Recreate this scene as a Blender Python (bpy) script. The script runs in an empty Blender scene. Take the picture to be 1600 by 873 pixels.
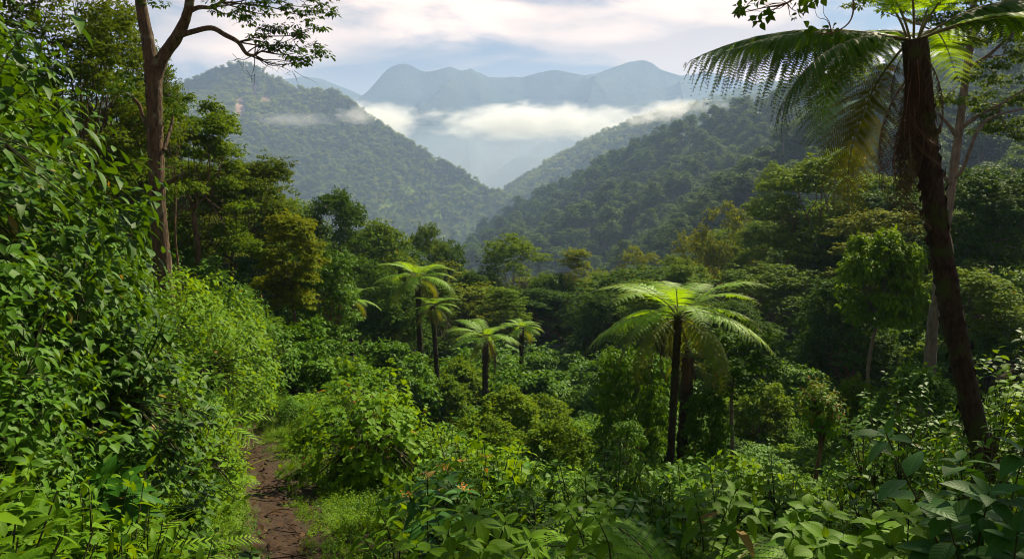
import bpy, math, random
import numpy as np
from mathutils import Vector, Euler, noise as mnoise

R = math.radians
RNG = np.random.default_rng(7)
scene = bpy.context.scene
COL = scene.collection
F = 1256.0
PITCH = 4.85

# ------------------------------------------------------------------ camera
cam_d = bpy.data.cameras.new('camera')
cam = bpy.data.objects.new('camera', cam_d)
COL.objects.link(cam)
cam.location = (0, 0, 0)
cam.rotation_euler = (R(90 - PITCH), 0, 0)
cam_d.sensor_width = 36
cam_d.lens = 36 * F / 1600
cam_d.clip_start = 0.05
cam_d.clip_end = 60000
scene.camera = cam

_cp, _sp = math.cos(R(PITCH)), math.sin(R(PITCH))


def at(px, py, Y):
    """world point seen at pixel (px,py) of the 1600x873 photo, Y metres ahead"""
    a = (px - 800) / F
    v = (436.5 - py) / F
    d = np.array([a, _cp + v * _sp, -_sp + v * _cp])
    return d * (Y / d[1])


# ------------------------------------------------------------------ helpers
def norm(a):
    a = np.asarray(a, float)
    return a / np.maximum(np.linalg.norm(a, axis=-1, keepdims=True), 1e-9)


def fbm(x, y, z=0.0, oct=4, H=1.0, lac=2.1):
    return mnoise.fractal(Vector((x, y, z)), H, lac, oct)


def tag(o, label=None, cat=None, group=None, kind=None):
    if label: o['label'] = label
    if cat: o['category'] = cat
    if group: o['group'] = group
    if kind: o['kind'] = kind
    return o


def link(name, me, parent=None, loc=None):
    o = bpy.data.objects.new(name, me)
    COL.objects.link(o)
    if parent is not None: o.parent = parent
    if loc is not None: o.location = loc
    return o


def empty(name, loc, rz=0.0, scale=(1, 1, 1)):
    o = bpy.data.objects.new(name, None)
    COL.objects.link(o)
    o.location = loc
    o.rotation_euler = (0, 0, rz)
    o.scale = scale
    o.empty_display_size = 0.3
    return o


class MB:
    """collects vertex / face blocks, becomes one mesh"""
    def __init__(self):
        self.v = []; self.f = []; self.uv = []; self.r = []; self.m = []; self.n = 0

    def add(self, V, Fc, UV=None, rnd=None, mat=0):
        V = np.asarray(V, np.float32).reshape(-1, 3)
        Fc = np.asarray(Fc, np.int32)
        self.v.append(V)
        self.f.append(Fc + self.n)
        self.uv.append(np.zeros((len(V), 2), np.float32) if UV is None else np.asarray(UV, np.float32))
        self.r.append(np.full(len(V), 0.5, np.float32) if rnd is None else np.asarray(rnd, np.float32))
        self.m.append(np.full(len(Fc), mat, np.int32))
        self.n += len(V)

    def build(self, name, mats, smooth=True):
        me = bpy.data.meshes.new(name)
        V = np.concatenate(self.v)
        me.vertices.add(len(V))
        me.vertices.foreach_set('co', V.ravel())
        li = np.concatenate([f.ravel() for f in self.f])
        tot = np.concatenate([np.full(len(f), f.shape[1], np.int32) for f in self.f])
        st = np.concatenate([[0], np.cumsum(tot)[:-1]]).astype(np.int32)
        me.loops.add(len(li))
        me.loops.foreach_set('vertex_index', li)
        me.polygons.add(len(tot))
        me.polygons.foreach_set('loop_start', st)
        me.polygons.foreach_set('loop_total', tot)
        me.polygons.foreach_set('material_index', np.concatenate(self.m))
        me.polygons.foreach_set('use_smooth', np.full(len(tot), smooth))
        me.update(calc_edges=True)
        UV = np.concatenate(self.uv)
        ul = me.uv_layers.new(name='UVMap')
        ul.data.foreach_set('uv', UV[li].ravel())
        at_ = me.attributes.new('lr', 'FLOAT', 'POINT')
        at_.data.foreach_set('value', np.concatenate(self.r))
        for m in (mats if isinstance(mats, (list, tuple)) else [mats]):
            me.materials.append(m)
        return me


def smooth_line(P, k=4):
    P = np.asarray(P, float)
    if len(P) < 3: return P
    E = np.vstack([2 * P[0] - P[1], P, 2 * P[-1] - P[-2]])
    out = []
    for i in range(1, len(E) - 2):
        p0, p1, p2, p3 = E[i - 1], E[i], E[i + 1], E[i + 2]
        for t in np.arange(k) / k:
            out.append(0.5 * ((2 * p1) + (-p0 + p2) * t + (2 * p0 - 5 * p1 + 4 * p2 - p3) * t * t + (-p0 + 3 * p1 - 3 * p2 + p3) * t ** 3))
    out.append(P[-1])
    return np.array(out)


def tube(mb, P, rad, seg=6, k=4, mat=0, rnd=0.5, bump=0.0):
    """P: (n,3+) points, rad: radius list; smooth tapered limb"""
    P = np.asarray(P, float)
    rad = np.asarray(rad if np.ndim(rad) else [rad] * len(P), float)
    Q = smooth_line(np.column_stack([P, rad]), k) if k > 1 else np.column_stack([P, rad])
    C, rr = Q[:, :3], np.maximum(Q[:, 3], 0.0008)
    T = norm(np.gradient(C, axis=0))
    ref = np.array([0.31, 0.95, 0.1])
    A = norm(np.cross(T, ref))
    B = np.cross(T, A)
    n = len(C)
    ang = np.linspace(0, 2 * math.pi, seg, endpoint=False)
    rmod = 1.0
    if bump:
        rmod = 1 + bump * (RNG.random((n, seg)) - 0.5) * 2
        rmod = (rmod)[..., None]
    V = C[:, None, :] + rr[:, None, None] * rmod * (np.cos(ang)[None, :, None] * A[:, None, :] + np.sin(ang)[None, :, None] * B[:, None, :])
    L = np.concatenate([[0], np.cumsum(np.linalg.norm(np.diff(C, axis=0), axis=1))])
    UV = np.stack(np.broadcast_arrays(ang[None, :] / (2 * math.pi), L[:, None]), -1).reshape(-1, 2)
    i, j = np.meshgrid(np.arange(n - 1), np.arange(seg), indexing='ij')
    a = i * seg + j; b = i * seg + (j + 1) % seg
    Fc = np.stack([a, b, b + seg, a + seg], -1).reshape(-1, 4)
    mb.add(V.reshape(-1, 3), Fc, UV, np.full(n * seg, rnd), mat)


def stamp(mb, tpl, P, X, N, S, rnd=None, mat=0, wid=None):
    """copies of a leaf template at points P, pointing along X, face up N, size S"""
    V, Fc, UV = tpl
    P = np.asarray(P, float); n = len(P)
    if n == 0: return
    X = norm(X); Y = norm(np.cross(N, X)); Z = np.cross(X, Y)
    S = np.broadcast_to(np.asarray(S, float), (n,))
    W = S if wid is None else S * wid
    W3 = V[None, :, 0:1] * (X * S[:, None])[:, None, :] + V[None, :, 1:2] * (Y * W[:, None])[:, None, :] + V[None, :, 2:3] * (Z * S[:, None])[:, None, :] + P[:, None, :]
    Fa = Fc[None] + (np.arange(n) * len(V))[:, None, None]
    if rnd is None: rnd = RNG.random(n)
    mb.add(W3.reshape(-1, 3), Fa.reshape(-1, Fc.shape[1]), np.tile(UV, (n, 1)), np.repeat(rnd, len(V)), mat)


def leaf_tpl(rows=6, width=0.36, droop=0.22, cup=0.10, tip=1.0, stalk=0.06, wave=0.0):
    xs = np.linspace(0, 1, rows)
    w = width * np.sin(math.pi * xs ** 0.85) ** 0.8 * (1 - 0.45 * xs ** 2) * 0.75
    w[0] = w[-1] = 0.0
    V = []; UV = []
    z = -droop * xs ** 2
    for i, x in enumerate(xs):
        X0 = stalk + x * (1 - stalk)
        wz = wave * (1 if i % 2 else -1) * w[i]
        V += [(X0, w[i] / 1.0, z[i] + cup * w[i] * 2 + wz), (X0, 0, z[i]), (X0, -w[i] / 1.0, z[i] + cup * w[i] * 2 - wz)]
        UV += [(x, 1), (x, .5), (x, 0)]
    Fc = []
    for i in range(rows - 1):
        a = i * 3
        Fc += [(a, a + 1, a + 4, a + 3), (a + 1, a + 2, a + 5, a + 4)]
    return np.array(V), np.array(Fc), np.array(UV)


CARD = (np.array([(0, 0, 0), (0.45, 0.30, 0.08), (1, 0, -0.14), (0.45, -0.30, 0.08)]),
        np.array([(0, 1, 2, 3)]), np.array([(0, .5), (.45, 1), (1, .5), (.45, 0)]))
LEAF = leaf_tpl(7, 0.36)
LEAFN = leaf_tpl(7, 0.27, 0.32)
LEAFW = leaf_tpl(7, 0.48, 0.25, 0.12)
LEAF4 = leaf_tpl(4, 0.36, 0.2)
PINN = (np.array([(0, -0.12, 0), (0.55, -0.17, 0.0), (1, 0, -0.06), (0.55, 0.17, 0.0), (0, 0.12, 0)]),
        np.array([(0, 1, 2, 3, 4)]), np.array([(0, 0), (.5, 0), (1, .5), (.5, 1), (0, 1)]))


# ------------------------------------------------------------------ materials
def new_mat(name):
    m = bpy.data.materials.new(name); m.use_nodes = True
    nt = m.node_tree; nt.nodes.clear()
    return m, nt, nt.nodes, nt.links


def leaf_mat(name, dark, light, old=(0.20, 0.13, 0.02), old_at=0.985, gloss=0.42, transl=0.32, veins=False, spec=0.35, patch=0.25, tcol=None):
    m, nt, N, L = new_mat(name)
    out = N.new('ShaderNodeOutputMaterial')
    at_ = N.new('ShaderNodeAttribute'); at_.attribute_name = 'lr'
    oi = N.new('ShaderNodeObjectInfo')
    mix = N.new('ShaderNodeMix'); mix.data_type = 'RGBA'
    mix.inputs['A'].default_value = (*dark, 1); mix.inputs['B'].default_value = (*light, 1)
    # leaf-to-leaf, plant-to-plant and broad patch variation
    geo = N.new('ShaderNodeNewGeometry')
    nz = N.new('ShaderNodeTexNoise'); nz.inputs['Scale'].default_value = patch; nz.inputs['Detail'].default_value = 2
    L.new(geo.outputs['Position'], nz.inputs['Vector'])
    a1 = N.new('ShaderNodeMath'); a1.operation = 'MULTIPLY_ADD'; a1.inputs[1].default_value = 0.40; L.new(at_.outputs['Fac'], a1.inputs[0])
    a2 = N.new('ShaderNodeMath'); a2.operation = 'MULTIPLY_ADD'; a2.inputs[1].default_value = 0.35; a2.inputs[2].default_value = -0.22; L.new(oi.outputs['Random'], a2.inputs[0])
    L.new(a2.outputs[0], a1.inputs[2])
    a3 = N.new('ShaderNodeMath'); a3.operation = 'MULTIPLY_ADD'; a3.inputs[1].default_value = 0.9; L.new(nz.outputs['Fac'], a3.inputs[0]); L.new(a1.outputs[0], a3.inputs[2])
    a3.use_clamp = True
    L.new(a3.outputs[0], mix.inputs['Factor'])
    st = N.new('ShaderNodeMath'); st.operation = 'GREATER_THAN'; st.inputs[1].default_value = old_at; L.new(at_.outputs['Fac'], st.inputs[0])
    mo = N.new('ShaderNodeMix'); mo.data_type = 'RGBA'; mo.inputs['B'].default_value = (*old, 1)
    L.new(st.outputs[0], mo.inputs['Factor']); L.new(mix.outputs['Result'], mo.inputs['A'])
    col = mo.outputs['Result']
    bsdf = N.new('ShaderNodeBsdfPrincipled')
    bsdf.inputs['Roughness'].default_value = gloss
    bsdf.inputs['Specular IOR Level'].default_value = spec
    if veins:
        uv = N.new('ShaderNodeUVMap'); uv.uv_map = 'UVMap'
        sx = N.new('ShaderNodeSeparateXYZ'); L.new(uv.outputs[0], sx.inputs[0])
        c = N.new('ShaderNodeMath'); c.operation = 'SUBTRACT'; c.inputs[1].default_value = 0.5; L.new(sx.outputs['Y'], c.inputs[0])
        ab = N.new('ShaderNodeMath'); ab.operation = 'ABSOLUTE'; L.new(c.outputs[0], ab.inputs[0])
        # side veins: sin(freq*(u - |v|*0.35))
        k = N.new('ShaderNodeMath'); k.operation = 'MULTIPLY_ADD'; k.inputs[1].default_value = -0.35; L.new(ab.outputs[0], k.inputs[0]); L.new(sx.outputs['X'], k.inputs[2])
        k2 = N.new('ShaderNodeMath'); k2.operation = 'MULTIPLY'; k2.inputs[1].default_value = 62; L.new(k.outputs[0], k2.inputs[0])
        sn = N.new('ShaderNodeMath'); sn.operation = 'SINE'; L.new(k2.outputs[0], sn.inputs[0])
        vm = N.new('ShaderNodeMapRange'); vm.inputs['From Min'].default_value = 0.7; vm.inputs['From Max'].default_value = 1.0; vm.inputs['To Max'].default_value = 0.10; L.new(sn.outputs[0], vm.inputs['Value'])
        mr = N.new('ShaderNodeMapRange'); mr.inputs['From Min'].default_value = 0.05; mr.inputs['From Max'].default_value = 0.02; mr.inputs['To Max'].default_value = 0.5; L.new(ab.outputs[0], mr.inputs['Value'])
        mx = N.new('ShaderNodeMath'); mx.operation = 'MAXIMUM'; L.new(vm.outputs[0], mx.inputs[0]); L.new(mr.outputs[0], mx.inputs[1])
        mv = N.new('ShaderNodeMix'); mv.data_type = 'RGBA'
        hb = N.new('ShaderNodeHueSaturation'); hb.inputs['Value'].default_value = 1.5; hb.inputs['Saturation'].default_value = 0.85
        L.new(col, hb.inputs['Color']); L.new(mx.outputs[0], mv.inputs['Factor']); L.new(col, mv.inputs['A']); L.new(hb.outputs[0], mv.inputs['B'])
        bp = N.new('ShaderNodeBump'); bp.inputs['Strength'].default_value = 0.12; bp.inputs['Distance'].default_value = 0.004
        L.new(sn.outputs[0], bp.inputs['Height']); L.new(bp.outputs[0], bsdf.inputs['Normal'])
        col = mv.outputs['Result']
    L.new(col, bsdf.inputs['Base Color'])
    tr = N.new('ShaderNodeBsdfTranslucent')
    tc = N.new('ShaderNodeMix'); tc.data_type = 'RGBA'; tc.blend_type = 'MULTIPLY'; tc.inputs['Factor'].default_value = 1
    tc.inputs['B'].default_value = (*(tcol or (2.6, 1.9, 0.5)), 1); tc.clamp_result = False
    L.new(col, tc.inputs['A']); L.new(tc.outputs['Result'], tr.inputs['Color'])
    ms = N.new('ShaderNodeMixShader'); ms.inputs[0].default_value = transl
    L.new(bsdf.outputs[0], ms.inputs[1]); L.new(tr.outputs[0], ms.inputs[2]); L.new(ms.outputs[0], out.inputs[0])
    return m


def solid_mat(name, c1, c2, scale=6.0, rough=0.85, bump=0.4, stretch=(1, 1, 1), c3=None, c3_scale=1.5, c3_lo=0.5, c3_hi=0.6, bdist=0.02, coord='Object'):
    m, nt, N, L = new_mat(name)
    out = N.new('ShaderNodeOutputMaterial')
    bsdf = N.new('ShaderNodeBsdfPrincipled'); bsdf.inputs['Roughness'].default_value = rough; bsdf.inputs['Specular IOR Level'].default_value = 0.2
    if coord == 'Position':
        tc = N.new('ShaderNodeNewGeometry'); src = tc.outputs['Position']
    else:
        tc = N.new('ShaderNodeTexCoord'); src = tc.outputs['Object']
    mp = N.new('ShaderNodeMapping'); mp.inputs['Scale'].default_value = stretch; L.new(src, mp.inputs['Vector'])
    n1 = N.new('ShaderNodeTexNoise'); n1.inputs['Scale'].default_value = scale; n1.inputs['Detail'].default_value = 8; n1.inputs['Roughness'].default_value = 0.65
    L.new(mp.outputs[0], n1.inputs['Vector'])
    cr = N.new('ShaderNodeMapRange'); cr.inputs['From Min'].default_value = 0.32; cr.inputs['From Max'].default_value = 0.68; L.new(n1.outputs['Fac'], cr.inputs['Value'])
    mx = N.new('ShaderNodeMix'); mx.data_type = 'RGBA'; mx.inputs['A'].default_value = (*c1, 1); mx.inputs['B'].default_value = (*c2, 1)
    L.new(cr.outputs[0], mx.inputs['Factor'])
    col = mx.outputs['Result']
    if c3 is not None:
        n2 = N.new('ShaderNodeTexNoise'); n2.inputs['Scale'].default_value = c3_scale; n2.inputs['Detail'].default_value = 6; L.new(src, n2.inputs['Vector'])
        m2 = N.new('ShaderNodeMapRange'); m2.inputs['From Min'].default_value = c3_lo; m2.inputs['From Max'].default_value = c3_hi; L.new(n2.outputs['Fac'], m2.inputs['Value'])
        x2 = N.new('ShaderNodeMix'); x2.data_type = 'RGBA'; x2.inputs['B'].default_value = (*c3, 1); L.new(m2.outputs[0], x2.inputs['Factor']); L.new(col, x2.inputs['A'])
        col = x2.outputs['Result']
    L.new(col, bsdf.inputs['Base Color'])
    bp = N.new('ShaderNodeBump'); bp.inputs['Strength'].default_value = bump; bp.inputs['Distance'].default_value = bdist
    L.new(n1.outputs['Fac'], bp.inputs['Height']); L.new(bp.outputs[0], bsdf.inputs['Normal'])
    L.new(bsdf.outputs[0], out.inputs[0])
    return m


G = {
    'shrub': leaf_mat('shrub_leaf', (0.010, 0.042, 0.002), (0.074, 0.185, 0.004), veins=True, gloss=0.5, transl=0.22, old=(0.20, 0.15, 0.02), old_at=0.996, spec=0.12),
    'herb': leaf_mat('herb_leaf', (0.040, 0.114, 0.003), (0.142, 0.281, 0.004), veins=True, gloss=0.55, transl=0.30, old=(0.24, 0.16, 0.03), old_at=0.997, spec=0.08),
    'blue': leaf_mat('bluish_leaf', (0.016, 0.075, 0.006), (0.050, 0.160, 0.012), veins=True, gloss=0.5, transl=0.24, old=(0.24, 0.18, 0.03), old_at=0.994, spec=0.12),
    'low': leaf_mat('undergrowth_leaf', (0.033, 0.099, 0.003), (0.152, 0.286, 0.004), gloss=0.6, transl=0.30, old=(0.20, 0.13, 0.03), old_at=0.997, patch=0.35, spec=0.06),
    'grass': leaf_mat('grass_blade', (0.045, 0.114, 0.006), (0.147, 0.265, 0.010), gloss=0.6, transl=0.32, old=(0.22, 0.18, 0.05), old_at=0.99, spec=0.15),
    'bush': leaf_mat('bush_leaf', (0.023, 0.079, 0.003), (0.089, 0.212, 0.004), gloss=0.6, transl=0.24, patch=0.2, spec=0.1, old_at=0.998),
    'dark': leaf_mat('dark_crown_leaf', (0.016, 0.052, 0.003), (0.054, 0.127, 0.004), gloss=0.7, transl=0.22, patch=0.12, spec=0.05, old_at=0.999),
    'mid': leaf_mat('green_crown_leaf', (0.034, 0.086, 0.003), (0.115, 0.205, 0.004), gloss=0.7, transl=0.25, patch=0.12, spec=0.05, old_at=0.999),
    'gold': leaf_mat('golden_crown_leaf', (0.050, 0.100, 0.003), (0.155, 0.205, 0.004), gloss=0.7, transl=0.26, patch=0.12, old_at=1.1, spec=0.05),
    'olive': leaf_mat('olive_crown_leaf', (0.027, 0.064, 0.003), (0.084, 0.143, 0.004), gloss=0.7, transl=0.24, patch=0.2, old=(0.14, 0.09, 0.02), old_at=0.995, spec=0.05),
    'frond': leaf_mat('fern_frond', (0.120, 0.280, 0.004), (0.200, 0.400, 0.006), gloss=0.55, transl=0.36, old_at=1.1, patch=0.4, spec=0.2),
    'frond_d': leaf_mat('fern_frond_old', (0.051, 0.114, 0.006), (0.115, 0.159, 0.010), gloss=0.55, transl=0.34, old=(0.20, 0.13, 0.02), old_at=0.88, patch=0.8, spec=0.15),
    'frond_y': leaf_mat('fern_frond_yellow', (0.045, 0.080, 0.005), (0.085, 0.105, 0.007), gloss=0.55, transl=0.24, old=(0.14, 0.08, 0.012), old_at=0.9, spec=0.15),
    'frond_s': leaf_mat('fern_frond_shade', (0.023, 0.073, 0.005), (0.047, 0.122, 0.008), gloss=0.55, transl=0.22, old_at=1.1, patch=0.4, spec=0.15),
    'dead': leaf_mat('dead_frond', (0.014, 0.009, 0.006), (0.048, 0.029, 0.014), gloss=0.8, transl=0.10, old_at=1.1, tcol=(1.5, 1.2, 0.8), spec=0.1),
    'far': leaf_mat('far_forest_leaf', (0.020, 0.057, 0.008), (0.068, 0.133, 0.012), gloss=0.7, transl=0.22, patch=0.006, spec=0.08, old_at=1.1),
    'farlit': leaf_mat('mountain_forest_leaf', (0.035, 0.095, 0.007), (0.230, 0.290, 0.016), gloss=0.8, transl=0.22, patch=0.0035, spec=0.05, old_at=1.1),  # leaf colour raised to stand for sunlight on the far slopes
    'flower': leaf_mat('orange_flower_petal', (0.50, 0.16, 0.03), (0.70, 0.38, 0.04), gloss=0.5, transl=0.3, old_at=1.1, tcol=(1.2, 1.2, 1.0)),
    'red': leaf_mat('young_red_leaf', (0.16, 0.05, 0.02), (0.22, 0.11, 0.03), gloss=0.5, transl=0.3, old_at=1.1, tcol=(1.3, 1.1, 0.8), spec=0.2),
    'tip': leaf_mat('young_golden_leaf', (0.070, 0.140, 0.005), (0.170, 0.200, 0.008), gloss=0.6, transl=0.3, old=(0.22, 0.09, 0.02), old_at=0.9, spec=0.05),
}
BARK = solid_mat('brown_bark', (0.050, 0.030, 0.018), (0.20, 0.12, 0.065), 9, 0.9, 0.9, (1, 1, 0.22), bdist=0.04)
BARK_W = solid_mat('reddish_bark', (0.026, 0.017, 0.010), (0.150, 0.095, 0.055), 16, 0.9, 1.0, (1, 1, 0.22), c3=(0.15, 0.14, 0.09), c3_scale=4.5, c3_lo=0.56, c3_hi=0.66, bdist=0.08)
BARK_G = solid_mat('grey_bark', (0.07, 0.055, 0.042), (0.21, 0.165, 0.13), 9, 0.9, 0.7, (1, 1, 0.3), bdist=0.03)
BARK_D = solid_mat('dark_fern_trunk', (0.014, 0.010, 0.007), (0.060, 0.040, 0.026), 26, 0.95, 1.0, (1, 1, 0.3), c3=(0.035, 0.050, 0.012), c3_scale=3, c3_lo=0.52, c3_hi=0.62, bdist=0.03)
STEM = solid_mat('green_stem', (0.026, 0.030, 0.010), (0.060, 0.070, 0.020), 20, 0.7, 0.3)
RACHIS = solid_mat('fern_stalk', (0.08, 0.085, 0.025), (0.17, 0.15, 0.05), 20, 0.6, 0.3)
SOIL = solid_mat('forest_soil', (0.020, 0.015, 0.008), (0.060, 0.045, 0.022), 3, 0.95, 0.8, c3=(0.030, 0.018, 0.008), c3_scale=0.8, c3_lo=0.4, c3_hi=0.6, bdist=0.06)
DIRT = solid_mat('path_earth', (0.020, 0.012, 0.008), (0.072, 0.040, 0.023), 14, 0.95, 1.0, c3=(0.040, 0.022, 0.012), c3_scale=3, c3_lo=0.45, c3_hi=0.65, bdist=0.05)


# ------------------------------------------------------------------ terrain
PX = ([0, 5, 7, 10.1, 13.8, 15.9, 17.8, 22, 30, 60, 130, 400], [-0.2, -1.3, -2.05, -3.12, -4.64, -5.42, -5.9, -6.6, -8.6, -15, -24, -40])
PZ = ([0, 4, 7, 10.1, 13.8, 17.8, 26, 30, 45, 60, 100, 200, 400, 700, 1200], [-2.3, -2.65, -3.03, -3.55, -4.0, -4.45, -5.2, -5.6, -8.0, -11, -20, -42, -75, -98, -110])
CZ = ([0, 4, 7, 12, 18, 22, 30, 45, 60, 100, 200, 400, 700, 1200], [-2.4, -2.85, -3.4, -5.0, -7.3, -8.4, -9.7, -11.6, -13.8, -22, -42, -75, -98, -110])


def path_x(y): return np.interp(y, *PX)


def _ss(t):
    t = np.clip(t, 0, 1); return t * t * (3 - 2 * t)


def base_h(x, y):
    x = np.asarray(x, float); y = np.asarray(y, float)
    px = np.interp(y, *PX); pz = np.interp(y, *PZ); cz = np.interp(y, *CZ)
    u = x - px
    z = pz + (cz - pz) * _ss(u / 6.0)
    l = np.maximum(-u - 0.35, 0)
    cap = 9 + 0.10 * np.clip(y, 0, 300)
    z = z + cap * (1 - np.exp(-0.72 * l / cap)) * np.where(y > 0, 1, 1)
    r = np.maximum(x - 13 - 0.10 * y, 0)
    capr = 10 + 0.28 * np.clip(y, 0, 260)
    z = z + capr * (1 - np.exp(-0.5 * r / capr))
    return z


def gz(x, y):
    z = float(base_h(x, y))
    u = abs(x - float(path_x(y)))
    n = 0.30 * fbm(x * 0.35, y * 0.35, 3.1, 3) * min(1, 0.4 + y / 20) + 0.9 * fbm(x * 0.05, y * 0.05, 9.7, 2) * min(1, max(0, (y - 25) / 40))
    n *= min(1, u / 1.0)
    if u < 0.6 and y < 24: z -= 0.07 * (1 - (u / 0.6) ** 2)
    return z + n


def gzs(X, Y):
    return np.array([gz(float(a), float(b)) for a, b in zip(X, Y)])


def make_ground():
    t = np.linspace(0, 1, 230)
    ys = -14 + 14 * t * 3.2 + 900 * t ** 4.2 + 6300 * t ** 9
    nx = 221
    s = np.linspace(-1, 1, nx)
    V = []
    for y in ys:
        w = 16 + max(y, 0) * 0.95 + 10
        xs = w * (0.45 * s + 0.55 * np.sign(s) * np.abs(s) ** 2.6)
        for x in xs: V.append((x, y, gz(x, y)))
    n = len(ys)
    i, j = np.meshgrid(np.arange(n - 1), np.arange(nx - 1), indexing='ij')
    a = i * nx + j
    mb = MB(); mb.add(V, np.stack([a, a + 1, a + nx + 1, a + nx], -1).reshape(-1, 4))
    o = link('ground', mb.build('ground', SOIL)); tag(o, kind='structure')


def make_path():
    ys = np.arange(3.0, 21.5, 0.07)
    K = 13
    V = []
    for y in ys:
        c = float(path_x(y))
        w = 0.10 + 0.03 * math.sin(y * 1.7) + 0.05 * fbm(y, 1.3, 0, 3)
        for k in range(K):
            s = k / (K - 1) * 2 - 1
            x = c + s * (w + 0.11) + 0.05 * fbm(y * 1.3, 5.5, 0, 2)
            h = gz(x, y) + 0.014 + 0.035 * fbm(x * 5, y * 5, 1, 4) - (0.05 if abs(s) > 0.95 else 0)
            V.append((x, y, h))
    n = len(ys)
    i, j = np.meshgrid(np.arange(n - 1), np.arange(K - 1), indexing='ij')
    a = i * K + j
    mb = MB(); mb.add(V, np.stack([a, a + 1, a + K + 1, a + K], -1).reshape(-1, 4))
    o = link('path', mb.build('path', DIRT)); tag(o, kind='structure')


make_ground()
make_path()


# ------------------------------------------------------------------ mountains
def rock_forest_mat(name, f1, f2, rock, lo, hi, nscale, boxes=()):
    m, nt, N, L = new_mat(name)
    out = N.new('ShaderNodeOutputMaterial')
    bsdf = N.new('ShaderNodeBsdfPrincipled'); bsdf.inputs['Roughness'].default_value = 0.95; bsdf.inputs['Specular IOR Level'].default_value = 0.05
    g = N.new('ShaderNodeNewGeometry')
    n1 = N.new('ShaderNodeTexNoise'); n1.inputs['Scale'].default_value = nscale; n1.inputs['Detail'].default_value = 9; n1.inputs['Roughness'].default_value = 0.7
    L.new(g.outputs['Position'], n1.inputs['Vector'])
    mr = N.new('ShaderNodeMapRange'); mr.inputs['From Min'].default_value = 0.35; mr.inputs['From Max'].default_value = 0.65; L.new(n1.outputs['Fac'], mr.inputs['Value'])
    mx = N.new('ShaderNodeMix'); mx.data_type = 'RGBA'; mx.inputs['A'].default_value = (*f1, 1); mx.inputs['B'].default_value = (*f2, 1); L.new(mr.outputs[0], mx.inputs['Factor'])
    at_ = N.new('ShaderNodeAttribute'); at_.attribute_name = 'lr'      # cliff mask
    ad = N.new('ShaderNodeMath'); ad.operation = 'MULTIPLY_ADD'; ad.inputs[1].default_value = 0.9; L.new(n1.outputs['Fac'], ad.inputs[0]); L.new(at_.outputs['Fac'], ad.inputs[2])
    m2 = N.new('ShaderNodeMapRange'); m2.inputs['From Min'].default_value = lo; m2.inputs['From Max'].default_value = hi; L.new(ad.outputs[0], m2.inputs['Value'])
    mk = N.new('ShaderNodeMix'); mk.data_type = 'RGBA'; mk.inputs['B'].default_value = (*rock, 1); L.new(m2.outputs[0], mk.inputs['Factor']); L.new(mx.outputs['Result'], mk.inputs['A'])
    L.new(mk.outputs['Result'], bsdf.inputs['Base Color'])
    bp = N.new('ShaderNodeBump'); bp.inputs['Strength'].default_value = 1; bp.inputs['Distance'].default_value = 0.25 / nscale
    L.new(n1.outputs['Fac'], bp.inputs['Height']); L.new(bp.outputs[0], bsdf.inputs['Normal'])
    L.new(bsdf.outputs[0], out.inputs[0])
    return m


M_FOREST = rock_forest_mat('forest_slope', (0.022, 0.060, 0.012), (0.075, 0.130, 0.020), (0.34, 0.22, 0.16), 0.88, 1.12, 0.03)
M_LEFT = rock_forest_mat('mountain_slope', (0.070, 0.120, 0.012), (0.200, 0.260, 0.026), (0.34, 0.22, 0.16), 0.88, 1.12, 0.02)  # grassy tone brightened to stand for sun on the lower slope
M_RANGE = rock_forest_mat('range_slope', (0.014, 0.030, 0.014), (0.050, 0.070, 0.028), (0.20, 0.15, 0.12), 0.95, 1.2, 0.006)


TOPZ = []


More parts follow.
